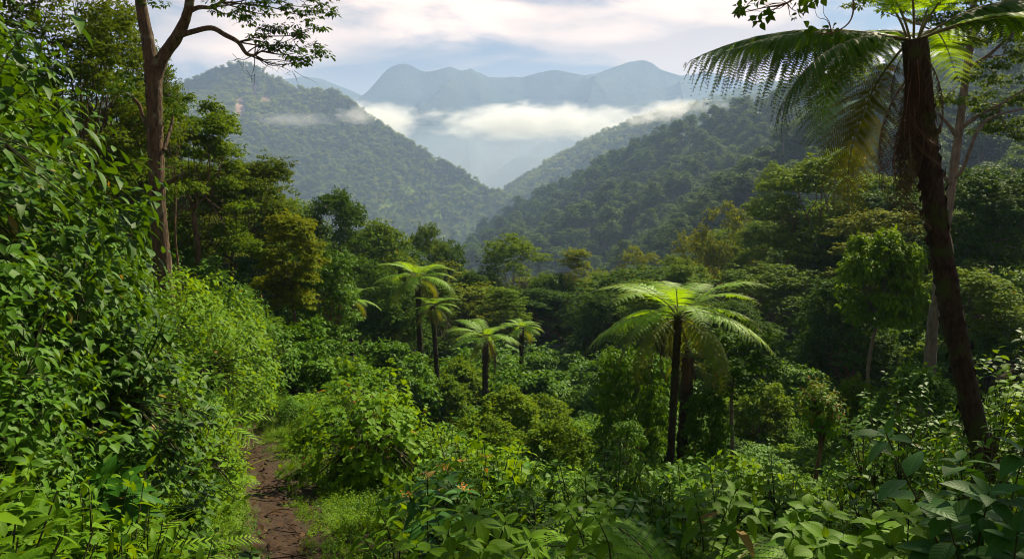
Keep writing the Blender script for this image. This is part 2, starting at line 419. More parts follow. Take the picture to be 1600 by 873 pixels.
def ridge(name, crest, base=-115, slope=0.62, back=0.8, ns=260, nt=70, spur=0.25, sfreq=3.0, rough=8.0, seed=1.0, mat=None, cliffs=(), prof=1.0, crest_n=1.0):
    """a mountain: its crest line runs through real points, slopes fall to both sides with spurs and gullies"""
    P = np.array([at(*c) for c in crest])
    d = np.concatenate([[0], np.cumsum(np.linalg.norm(np.diff(P[:, :2], axis=0), axis=1))])
    s = np.linspace(0, d[-1], ns)
    C = np.column_stack([np.interp(s, d, P[:, k]) for k in range(3)])
    ker = np.ones(5) / 5
    for k in range(3): C[2:-2, k] = np.convolve(C[:, k], ker, 'valid')
    T = norm(np.gradient(C[:, :2], axis=0))
    w = 41
    Tp = np.pad(T, ((w // 2, w // 2), (0, 0)), 'edge')
    T = norm(np.column_stack([np.convolve(Tp[:, k], np.ones(w) / w, 'valid') for k in range(2)]))
    Nv = np.column_stack([T[:, 1], -T[:, 0]])     # toward the viewer (crests are listed left to right)
    ts = np.concatenate([-np.linspace(1, 0, nt // 3, endpoint=False), np.linspace(0, 1, nt) ** 1.15])
    V = np.zeros((ns, len(ts), 3)); cl = np.zeros((ns, len(ts)))
    mean_h = np.convolve(np.pad(C[:, 2], 20, 'edge'), np.ones(41) / 41, 'valid') - base
    for i in range(ns):
        cz = C[i, 2] + crest_n * rough * 0.35 * fbm(s[i] / (rough * 12), seed, 0, 4)
        H = cz - base
        Hw = max(mean_h[i], 20)
        for j, t in enumerate(ts):
            at_ = abs(t)
            wd = Hw / slope if t > 0 else Hw / slope * back
            q = s[i] / (C[:, 2].max() - base) * sfreq
            warp = 0.35 * fbm(q * 0.7, t * 1.5, seed + 4, 3)
            g = at_ ** prof
            z = cz - H * g
            env = math.sin(math.pi * min(at_, 1) ** 0.75)
            lam = Hw / slope * 1.5 / sfreq * 2.2
            xx, yy = C[i, 0] + Nv[i, 0] * t * wd, C[i, 1] + Nv[i, 1] * t * wd
            u1 = s[i] / lam + 0.35 * t * wd / lam; v1 = t * wd / (lam * 3.2)
            wp = 0.5 * fbm(xx / lam * .6, yy / lam * .6, seed, 3)
            r1 = 1 - 2.2 * abs(mnoise.noise(Vector((u1 + wp, v1, seed))))
            r2 = 1 - 2.2 * abs(mnoise.noise(Vector((u1 * 2.3 - wp * 1.2, v1 * 2.6, seed + 5))))
            z += spur * H * env * (0.75 * r1 + 0.30 * r2 * (0.5 + 0.5 * r1) - 0.45)
            z += rough * env * fbm(xx / (rough * 7), yy / (rough * 7), seed + 2, 5) * 0.9
            x, y = C[i, :2] + Nv[i] * t * wd
            V[i, j] = (x, y, z)
    TOPZ.append(V[..., 2].max())
    # cliffs: (px, py, half-width px, half-height px)
    for (cx, cy, rx, ry) in cliffs:
        yy = V[..., 1]
        zc = V[..., 2] * _cp + 0 * yy
        depth = V[..., 1] * _cp - V[..., 2] * _sp
        up = V[..., 1] * _sp + V[..., 2] * _cp
        qx = 800 + F * V[..., 0] / np.maximum(depth, 1); qy = 436.5 - F * up / np.maximum(depth, 1)
        dd = ((qx - cx) / rx) ** 2 + ((qy - cy) / ry) ** 2
        cl = np.maximum(cl, 0.9 * np.exp(-dd * 0.9) * (np.array(ts)[None, :] > 0))
    n2 = len(ts)
    i, j = np.meshgrid(np.arange(ns - 1), np.arange(n2 - 1), indexing='ij')
    a = i * n2 + j
    mb = MB(); mb.add(V.reshape(-1, 3), np.stack([a, a + n2, a + n2 + 1, a + 1], -1).reshape(-1, 4), None, cl.ravel())
    o = link(name, mb.build(name, mat)); tag(o, kind='structure')
    return V, cl, ts


def ridge_points(RV, n, rng, tmin=-0.12, tmax=1.0, cl_max=0.35, ymin=0):
    V, cl, ts = RV
    ns, n2 = V.shape[:2]
    i = rng.random(n * 2) * (ns - 1.001)
    j = rng.random(n * 2) * (n2 - 1.001)
    # area weighting
    i0, j0 = i.astype(int), j.astype(int)
    A = V[i0 + 1, j0] - V[i0, j0]; B = V[i0, j0 + 1] - V[i0, j0]
    ar = np.linalg.norm(np.cross(A, B), axis=1)
    keep = rng.random(n * 2) < ar / np.percentile(ar, 92)
    i, j, i0, j0 = i[keep], j[keep], i0[keep], j0[keep]
    fi, fj = (i - i0)[:, None], (j - j0)[:, None]
    P = V[i0, j0] * (1 - fi) * (1 - fj) + V[i0 + 1, j0] * fi * (1 - fj) + V[i0, j0 + 1] * (1 - fi) * fj + V[i0 + 1, j0 + 1] * fi * fj
    tt = ts[j0]
    ok = (tt > tmin) & (tt < tmax) & (cl[i0, j0] < cl_max + 0.25 * rng.random(len(i0))) & (P[:, 1] > ymin)
    return P[ok]


NEAR_R = ridge('hill', [(640, 470, 1050), (735, 398, 980), (790, 350, 930), (870, 308, 880), (940, 275, 830), (1000, 246, 780), (1060, 222, 740), (1100, 210, 710), (1200, 172, 660), (1320, 138, 600), (1450, 108, 560), (1650, 60, 520), (1900, 20, 480)],
               base=-110, slope=0.55, spur=0.30, sfreq=3.4, rough=7, seed=3.3, mat=M_FOREST, prof=0.92)
NEAR_B = ridge('hill', [(1040, 400, 420), (1120, 350, 400), (1180, 310, 380), (1250, 270, 360), (1330, 225, 340), (1420, 205, 320), (1520, 190, 300), (1650, 165, 280), (1850, 120, 260)],
               base=-80, slope=0.55, spur=0.3, sfreq=2.2, rough=5, seed=8.1, mat=M_FOREST, nt=50)
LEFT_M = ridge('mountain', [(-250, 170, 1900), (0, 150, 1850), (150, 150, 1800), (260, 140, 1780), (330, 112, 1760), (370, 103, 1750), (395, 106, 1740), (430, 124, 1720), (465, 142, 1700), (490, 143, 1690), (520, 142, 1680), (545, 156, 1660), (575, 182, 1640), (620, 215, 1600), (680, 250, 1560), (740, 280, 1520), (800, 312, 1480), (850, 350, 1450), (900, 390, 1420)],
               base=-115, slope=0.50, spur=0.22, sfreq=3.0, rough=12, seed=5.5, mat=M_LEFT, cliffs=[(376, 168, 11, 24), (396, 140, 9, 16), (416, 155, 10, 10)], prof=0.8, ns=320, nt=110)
MID_C = ridge('hill', [(760, 330, 2000), (790, 300, 1950), (850, 262, 1900), (900, 235, 1850), (950, 212, 1800), (1000, 190, 1760), (1050, 172, 1720), (1120, 166, 1700), (1200, 150, 1650), (1300, 130, 1600), (1500, 110, 1500), (1800, 90, 1400)],
              base=-115, slope=0.6, spur=0.22, sfreq=3, rough=10, seed=2.1, mat=M_FOREST)
MID_H = ridge('hill', [(980, 200, 2700), (1040, 172, 2650), (1080, 163, 2600), (1120, 150, 2550), (1160, 134, 2500), (1200, 127, 2450), (1260, 128, 2400), (1340, 118, 2350), (1500, 90, 2300), (1800, 60, 2200)],
              base=-115, slope=0.6, spur=0.2, sfreq=3, rough=12, seed=12.1, mat=M_FOREST)
RANGE = ridge('mountain', [(480, 200, 4060), (550, 157, 3990), (575, 140, 3940), (590, 125, 3900), (608, 106, 3880), (622, 100, 3880), (635, 98, 3880), (648, 104, 3880), (662, 112, 3880), (680, 109, 3880), (703, 103, 3890), (718, 108, 3900), (735, 113, 3900), (752, 116, 3900), (765, 121, 3900), (790, 121, 3900), (803, 119, 3900), (815, 121, 3900), (840, 113, 3900), (868, 110, 3900), (890, 115, 3900), (915, 118, 3900), (938, 113, 3900), (965, 103, 3900), (985, 97, 3900), (1003, 96, 3900), (1020, 101, 3900), (1034, 111, 3900), (1055, 117, 3900), (1085, 124, 3880), (1110, 138, 3860), (1150, 165, 3820), (1200, 200, 3780)],
              base=-120, slope=0.62, spur=0.34, sfreq=7.5, rough=22, seed=6.6, mat=M_RANGE, ns=420, nt=120, prof=0.95, crest_n=1.5)
ridge('mountain', [(300, 170, 4350), (400, 140, 4350), (440, 124, 4350), (475, 119, 4350), (500, 122, 4350), (540, 138, 4350), (590, 160, 4350), (700, 200, 4350)], base=-120, spur=0.3, sfreq=4, rough=30, seed=4.4, mat=M_RANGE, ns=160, nt=40, crest_n=0.4)
ridge('mountain', [(960, 170, 4350), (1020, 130, 4350), (1045, 119, 4350), (1085, 117, 4350), (1103, 112, 4350), (1122, 116, 4350), (1160, 127, 4350), (1250, 145, 4350), (1400, 140, 4350), (1650, 180, 4350)], base=-120, spur=0.3, sfreq=4, rough=30, seed=14.4, mat=M_RANGE, ns=160, nt=40, crest_n=0.4)


# ------------------------------------------------------------------ scattered stuff (geometry nodes)
def scatter(name, variants, P, rot, scl, idx, kind='stuff', label=None):
    coll = bpy.data.collections.new(name + '_kinds')
    for k, me in enumerate(variants):
        o = bpy.data.objects.new('%s_%02d' % (name, k), me); coll.objects.link(o)
    me = bpy.data.meshes.new(name)
    n = len(P)
    me.vertices.add(n)
    me.vertices.foreach_set('co', np.asarray(P, np.float32).ravel())
    a = me.attributes.new('rot', 'FLOAT_VECTOR', 'POINT'); a.data.foreach_set('vector', np.asarray(rot, np.float32).ravel())
    a = me.attributes.new('scl', 'FLOAT_VECTOR', 'POINT'); a.data.foreach_set('vector', np.asarray(scl, np.float32).ravel())
    a = me.attributes.new('idx', 'INT', 'POINT'); a.data.foreach_set('value', np.asarray(idx, np.int32))
    o = link(name, me); tag(o, kind=kind)
    ng = bpy.data.node_groups.new(name, 'GeometryNodeTree')
    ng.interface.new_socket('Geometry', in_out='INPUT', socket_type='NodeSocketGeometry')
    ng.interface.new_socket('Geometry', in_out='OUTPUT', socket_type='NodeSocketGeometry')
    N, L = ng.nodes, ng.links
    gi = N.new('NodeGroupInput'); go = N.new('NodeGroupOutput')
    iop = N.new('GeometryNodeInstanceOnPoints')
    ci = N.new('GeometryNodeCollectionInfo'); ci.inputs['Collection'].default_value = coll
    ci.inputs['Separate Children'].default_value = True; ci.inputs['Reset Children'].default_value = True
    iop.inputs['Pick Instance'].default_value = True

    def attr(nm, ty):
        q = N.new('GeometryNodeInputNamedAttribute'); q.data_type = ty; q.inputs['Name'].default_value = nm
        return q.outputs['Attribute']
    L.new(gi.outputs[0], iop.inputs['Points']); L.new(ci.outputs[0], iop.inputs['Instance'])
    L.new(attr('idx', 'INT'), iop.inputs['Instance Index'])
    e = N.new('FunctionNodeEulerToRotation'); L.new(attr('rot', 'FLOAT_VECTOR'), e.inputs[0])
    L.new(e.outputs[0], iop.inputs['Rotation'])
    L.new(attr('scl', 'FLOAT_VECTOR'), iop.inputs['Scale'])
    L.new(iop.outputs[0], go.inputs[0])
    md = o.modifiers.new('scatter', 'NODES'); md.node_group = ng
    return o


# ------------------------------------------------------------------ crowns and trees
def rdir(n, rng, zmin=-1.0, zmax=1.0):
    z = rng.uniform(zmin, zmax, n); a = rng.uniform(0, 2 * math.pi, n); r = np.sqrt(1 - z * z)
    return np.column_stack([r * np.cos(a), r * np.sin(a), z])


def clump_leaves(mb, centres, radii, n_each, size, rng, tpl=CARD, flat=0.62, droop=0.35, fill=0.25, mat=0, spray=0, tip_mat=None):
    """leaf clumps: leaves stand on the outside of flattened puffs, a few inside them"""
    allP, allX, allN, allS = [], [], [], []
    for c, r, n in zip(centres, radii, n_each):
        k = 9                                           # leaves to a tuft
        nt_ = max(3, int(n / k))
        D = rdir(nt_, rng, -0.55, 1.0)
        rad = np.where(rng.random(nt_) < fill, rng.random(nt_) ** 0.5 * 0.9, rng.normal(0.90, 0.19, nt_))
        a = np.arctan2(D[:, 1], D[:, 0]); ph = rng.uniform(0, 6.28, 3)
        rad = rad * (1 + 0.16 * np.sin(3 * a + ph[0] + D[:, 2] * 3) + 0.12 * np.sin(7 * a + ph[1]) * np.cos(5 * D[:, 2] + ph[2]))
        Tc = c + D * rad[:, None] * np.array([r, r, r * flat])
        i = np.repeat(np.arange(nt_), k); m = len(i)
        E = rdir(m, rng, -0.45, 1.0)
        P = Tc[i] + E * size * rng.uniform(0.1, 0.75, m)[:, None] * np.array([1, 1, .6])
        X = E * np.array([1, 1, 0.35]) + D[i] * 0.35 + rng.normal(0, 0.25, (m, 3)); X[:, 2] -= droop
        Nn = E * 0.45 + D[i] * 0.45 + np.array([0, 0, 0.8]) + rng.normal(0, 0.25, (m, 3))
        allP.append(P); allX.append(X); allN.append(Nn); allS.append(size * rng.uniform(0.65, 1.3, m))
    P = np.concatenate(allP); X = np.concatenate(allX); Nn = np.concatenate(allN); S = np.concatenate(allS)
    stamp(mb, tpl, P, X, Nn, S, mat=mat)


def limb_to(mb, a, b, ra, rb, rng, sag=0.12, seg=5, n=4, rnd=0.5):
    a = np.asarray(a, float); b = np.asarray(b, float)
    L = np.linalg.norm(b - a)
    t = np.linspace(0, 1, n)
    P = a + (b - a) * t[:, None] + rng.normal(0, 0.05 * L, (n, 3)) * np.sin(math.pi * t)[:, None]
    P[:, 2] += sag * L * (np.sin(math.pi * t) * (-0.6 if sag > 0 else 0.6))
    tube(mb, P, ra + (rb - ra) * t, seg, 3, rnd=rnd)


def make_tree(seed, H, Rc, crown_from, n_cl, cl_r, n_leaf, leaf, mat, bark=BARK, shape='dome', r0=0.22, lean=0.0, flat=0.6, forks=1, droop=0.35, fill=0.25, low=False, tpl=CARD, trunks=1):
    """returns (trunk mesh, crown mesh); origin at the foot"""
    rng = np.random.default_rng(seed)
    hb = H * crown_from
    cs = []
    tries = 0
    while len(cs) < n_cl and tries < 6000:
        tries += 1
        if shape == 'dome':
            D = rdir(1, rng, -0.75, 1.0)[0]; q = rng.uniform(0.55, 1.0) ** 0.6
            c = np.array([D[0] * Rc, D[1] * Rc, 0]) * q; c[2] = hb + (H - hb) * (0.5 + 0.5 * D[2] * q)
        elif shape == 'umbrella':
            a = rng.uniform(0, 6.283); rr = math.sqrt(rng.random()) * Rc
            lay = rng.choice([0.0, 0.35, 0.7, 1.0], p=[.2, .25, .25, .3])
            z = hb + (H - hb) * (0.12 + 0.8 * lay) - (rr / Rc) ** 2 * (H - hb) * 0.25
            k = 1.0 if lay > 0.2 else 0.7
            c = np.array([math.cos(a) * rr * k * (1.1 - 0.4 * lay), math.sin(a) * rr * k * (1.1 - 0.4 * lay), z])
        elif shape == 'column':
            a = rng.uniform(0, 6.283); t = rng.random() ** 0.9
            rr = Rc * (0.55 + 0.45 * math.sin(math.pi * (0.15 + 0.75 * t))) * rng.uniform(0.6, 1)
            c = np.array([math.cos(a) * rr, math.sin(a) * rr, hb + (H - hb) * t])
        elif shape == 'tall':
            a = rng.uniform(0, 6.283); t = rng.random()
            rr = Rc * (0.35 + 0.65 * math.sin(math.pi * t ** 0.8)) * rng.uniform(0.3, 1)
            c = np.array([math.cos(a) * rr, math.sin(a) * rr, hb + (H - hb) * t])
        c[2] = min(c[2], H - cl_r * flat * 0.8)
        if all(np.linalg.norm(c - o) > cl_r * 0.75 for o in cs) or tries > 3000: cs.append(c)
    cs = np.array(cs)
    lv = np.array([math.cos(seed * 2.1) * lean, math.sin(seed * 2.1) * lean, 0])
    cs[:, :2] += lv[:2] * H * 0.9
    tr = MB()
    for k in range(trunks):
        off = np.array([0, 0, 0]) if trunks == 1 else np.append(rng.normal(0, 0.35, 2), 0)
        fork = np.array([0, 0, hb + (H - hb) * 0.12]) + lv * H * 0.6 + off * 2
        P = [off + [0, 0, -0.6], off + [0, 0, H * 0.03], off + lv * H * 0.2 + [rng.normal(0, 0.02 * H), rng.normal(0, 0.02 * H), hb * 0.4], off + lv * H * 0.4 + [rng.normal(0, 0.02 * H), rng.normal(0, 0.02 * H), hb * 0.75], fork]
        tube(tr, P, [r0 * 1.6, r0 * 1.15, r0, r0 * 0.88, r0 * 0.8], 8, 4, rnd=rng.random(), bump=0.06)
    top = np.array([cs[:, 0].mean() * 0.6, cs[:, 1].mean() * 0.6, hb + (H - hb) * 0.7])
    # main limbs by direction
    order = np.argsort(np.arctan2(cs[:, 1] - fork[1], cs[:, 0] - fork[0]))
    M = max(3, min(9, n_cl // 5))
    for g in np.array_split(order, M):
        cen = cs[g].mean(0)
        hub = fork * 0.45 + cen * 0.55; hub[2] = fork[2] * 0.4 + cen[2] * 0.6
        st = fork + (top - fork) * rng.uniform(0, 0.35)
        limb_to(tr, st, hub, r0 * 0.5, r0 * 0.24, rng, 0.12, 6, 5)
        for q in g:
            e = cs[q] - np.array([0, 0, cl_r * 0.1])
            s0 = st + (hub - st) * rng.uniform(0.45, 1.0)
            limb_to(tr, s0, e, r0 * 0.22, r0 * 0.06, rng, 0.10, 4, 4)
            for _ in range(2 if not low else 0):
                ee = e + rdir(1, rng, 0, 1)[0] * cl_r * 0.75
                limb_to(tr, e - (e - s0) * 0.25, ee, r0 * 0.08, r0 * 0.025, rng, 0.05, 3, 3)
    cr = MB()
    rad = cl_r * rng.uniform(0.55, 1.45, len(cs))
    w = rad ** 2; ne = n_leaf * w / w.sum()
    clump_leaves(cr, cs, rad, ne, leaf, rng, tpl, flat, droop, fill)
    cv = np.concatenate(cr.v)
    return tr.build('trunk', bark), cr.build('crown', mat), float(np.percentile(cv[:, 2], 99.8)), float(np.percentile(np.hypot(cv[:, 0], cv[:, 1]), 97))


T = {}
T['dome'] = make_tree(1, 16, 5.0, 0.38, 44, 1.5, 23000, 0.36, G['mid'], shape='dome', r0=0.24, bark=BARK_G)
T['dome_b'] = make_tree(2, 16, 5.0, 0.34, 38, 1.9, 22000, 0.36, G['dark'], shape='dome', r0=0.26, bark=BARK_G)
T['dense'] = make_tree(3, 14, 4.6, 0.12, 50, 1.6, 32000, 0.30, G['dark'], shape='dome', r0=0.25, fill=0.15)
T['umb'] = make_tree(4, 16, 5.0, 0.42, 34, 1.35, 22000, 0.28, G['dark'], shape='umbrella', r0=0.26, flat=0.42, lean=0.04)
T['umb_b'] = make_tree(5, 17, 5.2, 0.40, 40, 1.35, 24000, 0.28, G['mid'], shape='umbrella', r0=0.26, flat=0.42, lean=-0.03)
T['open'] = make_tree(6, 18, 4.6, 0.45, 34, 1.25, 16000, 0.28, G['mid'], shape='dome', r0=0.22, bark=BARK_G)
T['gold'] = make_tree(7, 16, 4.4, 0.32, 42, 1.35, 24000, 0.30, G['gold'], shape='dome', r0=0.24)
T['tall'] = make_tree(8, 20, 2.6, 0.40, 34, 0.95, 11000, 0.26, G['gold'], shape='tall', r0=0.2, bark=BARK_G)
T['tall_g'] = make_tree(9, 20, 3.2, 0.30, 42, 1.1, 18000, 0.28, G['mid'], shape='tall', r0=0.22, bark=BARK_G)
T['column'] = make_tree(10, 10, 2.2, 0.05, 66, 0.75, 30000, 0.18, G['bush'], shape='column', r0=0.16, flat=0.75, droop=0.9)
T['olive'] = make_tree(11, 13, 4.2, 0.28, 60, 0.95, 44000, 0.18, G['olive'], shape='dome', r0=0.16, bark=BARK_W, trunks=3)
T['slim'] = make_tree(12, 8, 1.7, 0.45, 38, 0.52, 17000, 0.15, G['gold'], shape='tall', r0=0.10, bark=BARK_W, lean=0.04)
T['ball'] = make_tree(13, 9, 2.5, 0.56, 64, 0.62, 21000, 0.25, G['low'], shape='dome', r0=0.13, bark=BARK_G, fill=0.12, droop=0.6)
T['sparse'] = make_tree(14, 12, 2.6, 0.45, 18, 0.6, 3600, 0.15, G['mid'], shape='umbrella', r0=0.12, flat=0.4)
T['near_umb'] = make_tree(15, 11, 3.4, 0.42, 36, 0.8, 30000, 0.16, G['mid'], shape='umbrella', r0=0.16, flat=0.4, lean=0.05)
T['near_dark'] = make_tree(16, 13, 3.6, 0.2, 66, 0.85, 50000, 0.15, G['olive'], shape='dome', r0=0.2, fill=0.3, bark=BARK_W)


def place_tree(kind, px, toppy, Y, wpx, label, cat='tree', name='rainforest_tree', group=None, rot=None, x=None, keep=1.0):
    tm, cm, H0, R0 = T[kind]
    top = at(px, toppy, Y)
    x = top[0]; zg = gz(x, Y) - 0.15
    h = top[2] - zg
    sx = (wpx * Y / F / 2) / R0
    if 'bush' in name: sx = max(sx, h / H0 / 1.25)
    e = empty(name, (x, Y, zg), rot if rot is not None else random.uniform(0, 6.28), (sx, sx, h / H0))
    tag(e, label, cat, group)
    link('trunk', tm, e); link('crown', cm, e)
    return e


random.seed(11)
HAND_TREES = [
    # kind, px, top py, Y, width px, label
    ('near_dark', 95, -70, 20, 300, 'dark olive tree rising behind the tall leafy shrubs at the far left edge'),
    ('near_dark', 190, 10, 24, 170, 'dark feathery tree left of the tall forked trunk'),
    ('sparse', 268, 95, 24, 95, 'thin sapling with airy twigs just right of the forked trunk'),
    ('near_umb', 305, 150, 27, 190, 'tree with flat layered foliage tiers just right of the tall forked trunk'),
    ('olive', 350, 235, 30, 210, 'bushy olive green tree with several reddish stems behind the left bank'),
    ('sparse', 440, 252, 45, 95, 'small airy flat topped tree peeping above the olive canopy'),
    ('slim', 448, 335, 26, 120, 'slim tree with curved bare dark stem and small crown near the path end'),
    ('umb', 515, 297, 55, 120, 'flat topped dark tree highest against the left mountain slope'),
    ('dome', 590, 345, 62, 135, 'broad rounded tree behind the leftmost tree fern'),
    ('column', 508, 388, 28, 120, 'dark column of vine draped foliage beside the slim curved tree'),
    ('umb_b', 668, 350, 78, 70, 'tree with small tufted top standing above the leftmost tree fern'),
    ('dome_b', 700, 375, 88, 90, 'rounded tree right behind the tufted top tree, left of the valley gap'),
    ('open', 808, 366, 84, 125, 'airy domed tree with visible bare trunk in the middle of the valley'),
    ('dome_b', 853, 428, 72, 95, 'dark rounded tree in front of the airy domed tree mid valley'),
    ('tall', 902, 388, 72, 70, 'tall thin golden tree with bare trunk left of the largest tree fern'),
    ('gold', 985, 388, 98, 115, 'yellowish round canopy directly behind the largest tree fern'),
    ('gold', 1125, 318, 84, 130, 'bright yellow green tree standing above and right of the largest tree fern'),
    ('umb_b', 1290, 238, 62, 230, 'wide spreading canopy with dark arching limbs on the right slope'),
    ('ball', 1376, 360, 32, 135, 'round dense ball shaped tree on a pale slender trunk'),
    ('dense', 1330, 430, 40, 170, 'dark bushy tree below and left of the ball shaped tree'),
    ('dome_b', 1555, 262, 46, 190, 'dark heavy crowned tree at the right edge behind the leaning tree fern'),
    ('dome', 1205, 255, 135, 65, 'hazy tree standing alone on the hill shoulder right of the valley'),
    ('tall_g', 1245, 330, 66, 120, 'tall narrow dark tree left of the spreading canopy'),
    ('tall_g', 1180, 345, 78, 100, 'tall green tree between the yellow green tree and the spreading canopy'),
    ('dome', 1440, 300, 70, 150, 'rounded crown filling the gap behind the leaning fern trunk'),
    ('umb', 740, 425, 66, 90, 'low dark tree below the valley gap left of the airy domed tree'),
    ('dense', 620, 440, 48, 130, 'dense dark tree directly behind the leftmost tree fern stem'),
    ('dome_b', 560, 400, 46, 130, 'dark tree between the vine draped column and the leftmost tree fern'),
    ('dense', 1150, 470, 46, 150, 'dark tree just right of the largest tree fern crown'),
    ('tall_g', 690, 440, 55, 90, 'dark narrow tree right of the leftmost tree fern'),
    ('umb_b', 1060, 400, 70, 110, 'green canopy showing over the largest tree fern crown'),
    ('dome', 1510, 420, 38, 170, 'dark green crown low behind the leaning tree fern stem'),
    ('dense', 425, 330, 40, 150, 'green round tree between the olive tree and the flat topped dark tree'),
    ('dense', 950, 455, 58, 120, 'dark rounded tree just left of the largest tree fern fronds'),
]
for k, px, tp, Y, w, lab in HAND_TREES:
    place_tree(k, px, tp, Y, w, lab)

# further trees of the mid-distance canopy, alike in the photo
rng = np.random.default_rng(21)
kinds = ['dome', 'dome_b', 'open', 'gold', 'dense', 'tall_g', 'open', 'tall', 'dome_b', 'umb', 'open']
cnt = 0
placed = [(float(at(px, tp, Y)[0]), Y) for k, px, tp, Y, w, l in HAND_TREES]
for row_y, step in ((46, 7.5), (52, 7), (59, 7.5), (68, 8), (80, 8.5), (95, 9), (112, 10), (132, 11), (155, 12)):
    hw = row_y * 0.66
    xx = -hw
    while xx < hw:
        X = xx + rng.uniform(-2, 2); Y = row_y + rng.uniform(-4, 4); xx += step
        if any((X - a) ** 2 + (Y - b) ** 2 < 12 for a, b in placed): continue
        px = 800 + X / Y * F
        if row_y < 54 and 740 < px < 960 and Y < 52: continue
        placed.append((X, Y))
        g = gz(X, Y)
        k = kinds[rng.integers(len(kinds))]
        narrow = row_y < 60 and 600 < px < 1150
        if narrow: k = ['tall_g', 'open', 'tall', 'tall_g'][rng.integers(4)]
        tm, cm, H0, R0 = T[k]
        h = rng.uniform(9, 15) if row_y < 62 else rng.uniform(12, 18)
        # crowns keep below the skyline of the photo's canopy
        lim = np.interp(px, [0, 250, 420, 520, 640, 720, 760, 850, 980, 1060, 1130, 1200, 1260, 1400, 1600], [100, 200, 300, 340, 370, 410, 425, 415, 405, 390, 350, 300, 265, 262, 270]) + rng.uniform(2, 40)
        if row_y < 56: lim = max(lim + 30, 452 - 0.25 * abs(px - 860))
        ztop = at(px, lim, Y)[2]
        h = min(h, ztop - g)
        if h < 5: continue
        s = rng.uniform(0.75, 1.05) * (.75 if narrow else 1)
        e = empty('rainforest_tree', (X, Y, g - 0.2), rng.uniform(0, 6.28), (s, s, h / H0))
        tag(e, 'leafy broad crowned tree in the closed forest canopy of the middle distance', 'tree', 'trees of the middle distance canopy')
        link('trunk', tm, e); link('crown', cm, e)
        cnt += 1
print('canopy trees', cnt)
tm, cm, H0, R0 = make_tree(61, 19, 5.6, 0.58, 30, 1.5, 7000, 0.24, G['mid'], shape='dome', r0=0.24, bark=BARK_G)  # unseen tree, added outside the frame to shade foreground and leaning fern
e = empty('rainforest_tree', (10.6, 14.2, gz(10.6, 14.2) - .2), 1.0); tag(e, 'unseen tall tree added past the right edge so its crown shades the leaning tree fern', 'tree')
link('trunk', tm, e); link('crown', cm, e)


# far forests: low detail crowns, scattered
def far_tree(seed, H, Rc, n_cl, cl_r, n_leaf, leaf, mat, trunk=True):
    rng = np.random.default_rng(seed)
    mb = MB()
    if trunk: tube(mb, [(0, 0, -3), (0, 0, H * 0.4), (0, 0, H * 0.7)], [0.4, 0.32, 0.2], 5, 1, mat=1)
    D = rdir(n_cl, rng, -0.6, 1); q = rng.uniform(0.5, 1, n_cl)[:, None]
    cs = D * q * np.array([Rc, Rc, H * 0.27]); cs[:, 2] += H * 0.68
    clump_leaves(mb, cs, cl_r * rng.uniform(.7, 1.3, n_cl), np.full(n_cl, n_leaf // n_cl), leaf, rng, CARD, 0.7, 0.3, 0.15)
    return mb.build('far_tree_%d' % seed, [mat, BARK_G])


FT = [far_tree(100 + i, h, r, 12, 2.2, 1300, 1.0, G['far']) for i, (h, r) in enumerate([(17, 4.2), (20, 4.6), (15, 5), (22, 3.6)])]
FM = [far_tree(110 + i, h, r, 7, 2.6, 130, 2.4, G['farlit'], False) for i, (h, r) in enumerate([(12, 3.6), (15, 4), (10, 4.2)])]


def scatter_trees(name, variants, P, rng, smin, smax):
    n = len(P)
    rot = np.column_stack([rng.normal(0, .05, n), rng.normal(0, .05, n), rng.uniform(0, 6.28, n)])
    s = smin + (smax * 1.25 - smin) * rng.random(n) ** 1.8; scl = np.column_stack([s, s, s * rng.uniform(.8, 1.2, n)])
    return scatter(name, variants, P, rot, scl, rng.integers(0, len(variants), n))


P = ridge_points(NEAR_R, 11000, rng, -0.1, 0.95)
scatter_trees('forest', FT, P, rng, 0.55, 1.05); print('ridge forest', len(P))
P = ridge_points(NEAR_B, 5000, rng, -0.1, 1)
scatter_trees('forest', FT, P, rng, 0.45, 0.85); print('hill forest', len(P))
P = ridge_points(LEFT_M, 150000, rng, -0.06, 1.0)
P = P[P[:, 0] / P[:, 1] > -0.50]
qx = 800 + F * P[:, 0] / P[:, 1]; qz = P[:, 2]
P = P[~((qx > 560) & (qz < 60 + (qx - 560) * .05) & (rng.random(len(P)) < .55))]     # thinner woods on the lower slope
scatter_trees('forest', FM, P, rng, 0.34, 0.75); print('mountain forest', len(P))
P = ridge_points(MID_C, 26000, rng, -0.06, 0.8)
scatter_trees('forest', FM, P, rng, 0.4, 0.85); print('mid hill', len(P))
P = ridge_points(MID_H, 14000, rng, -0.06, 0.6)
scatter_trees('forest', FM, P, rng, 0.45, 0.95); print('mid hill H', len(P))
n = 5200
Y = 165 + (1150 - 165) * rng.random(n) ** 0.9; X = Y * rng.uniform(-0.72, 0.72, n)
P = np.column_stack([X, Y, gzs(X, Y) - 0.5])
scatter_trees('valley_forest', FT, P, rng, 0.6, 1.0)


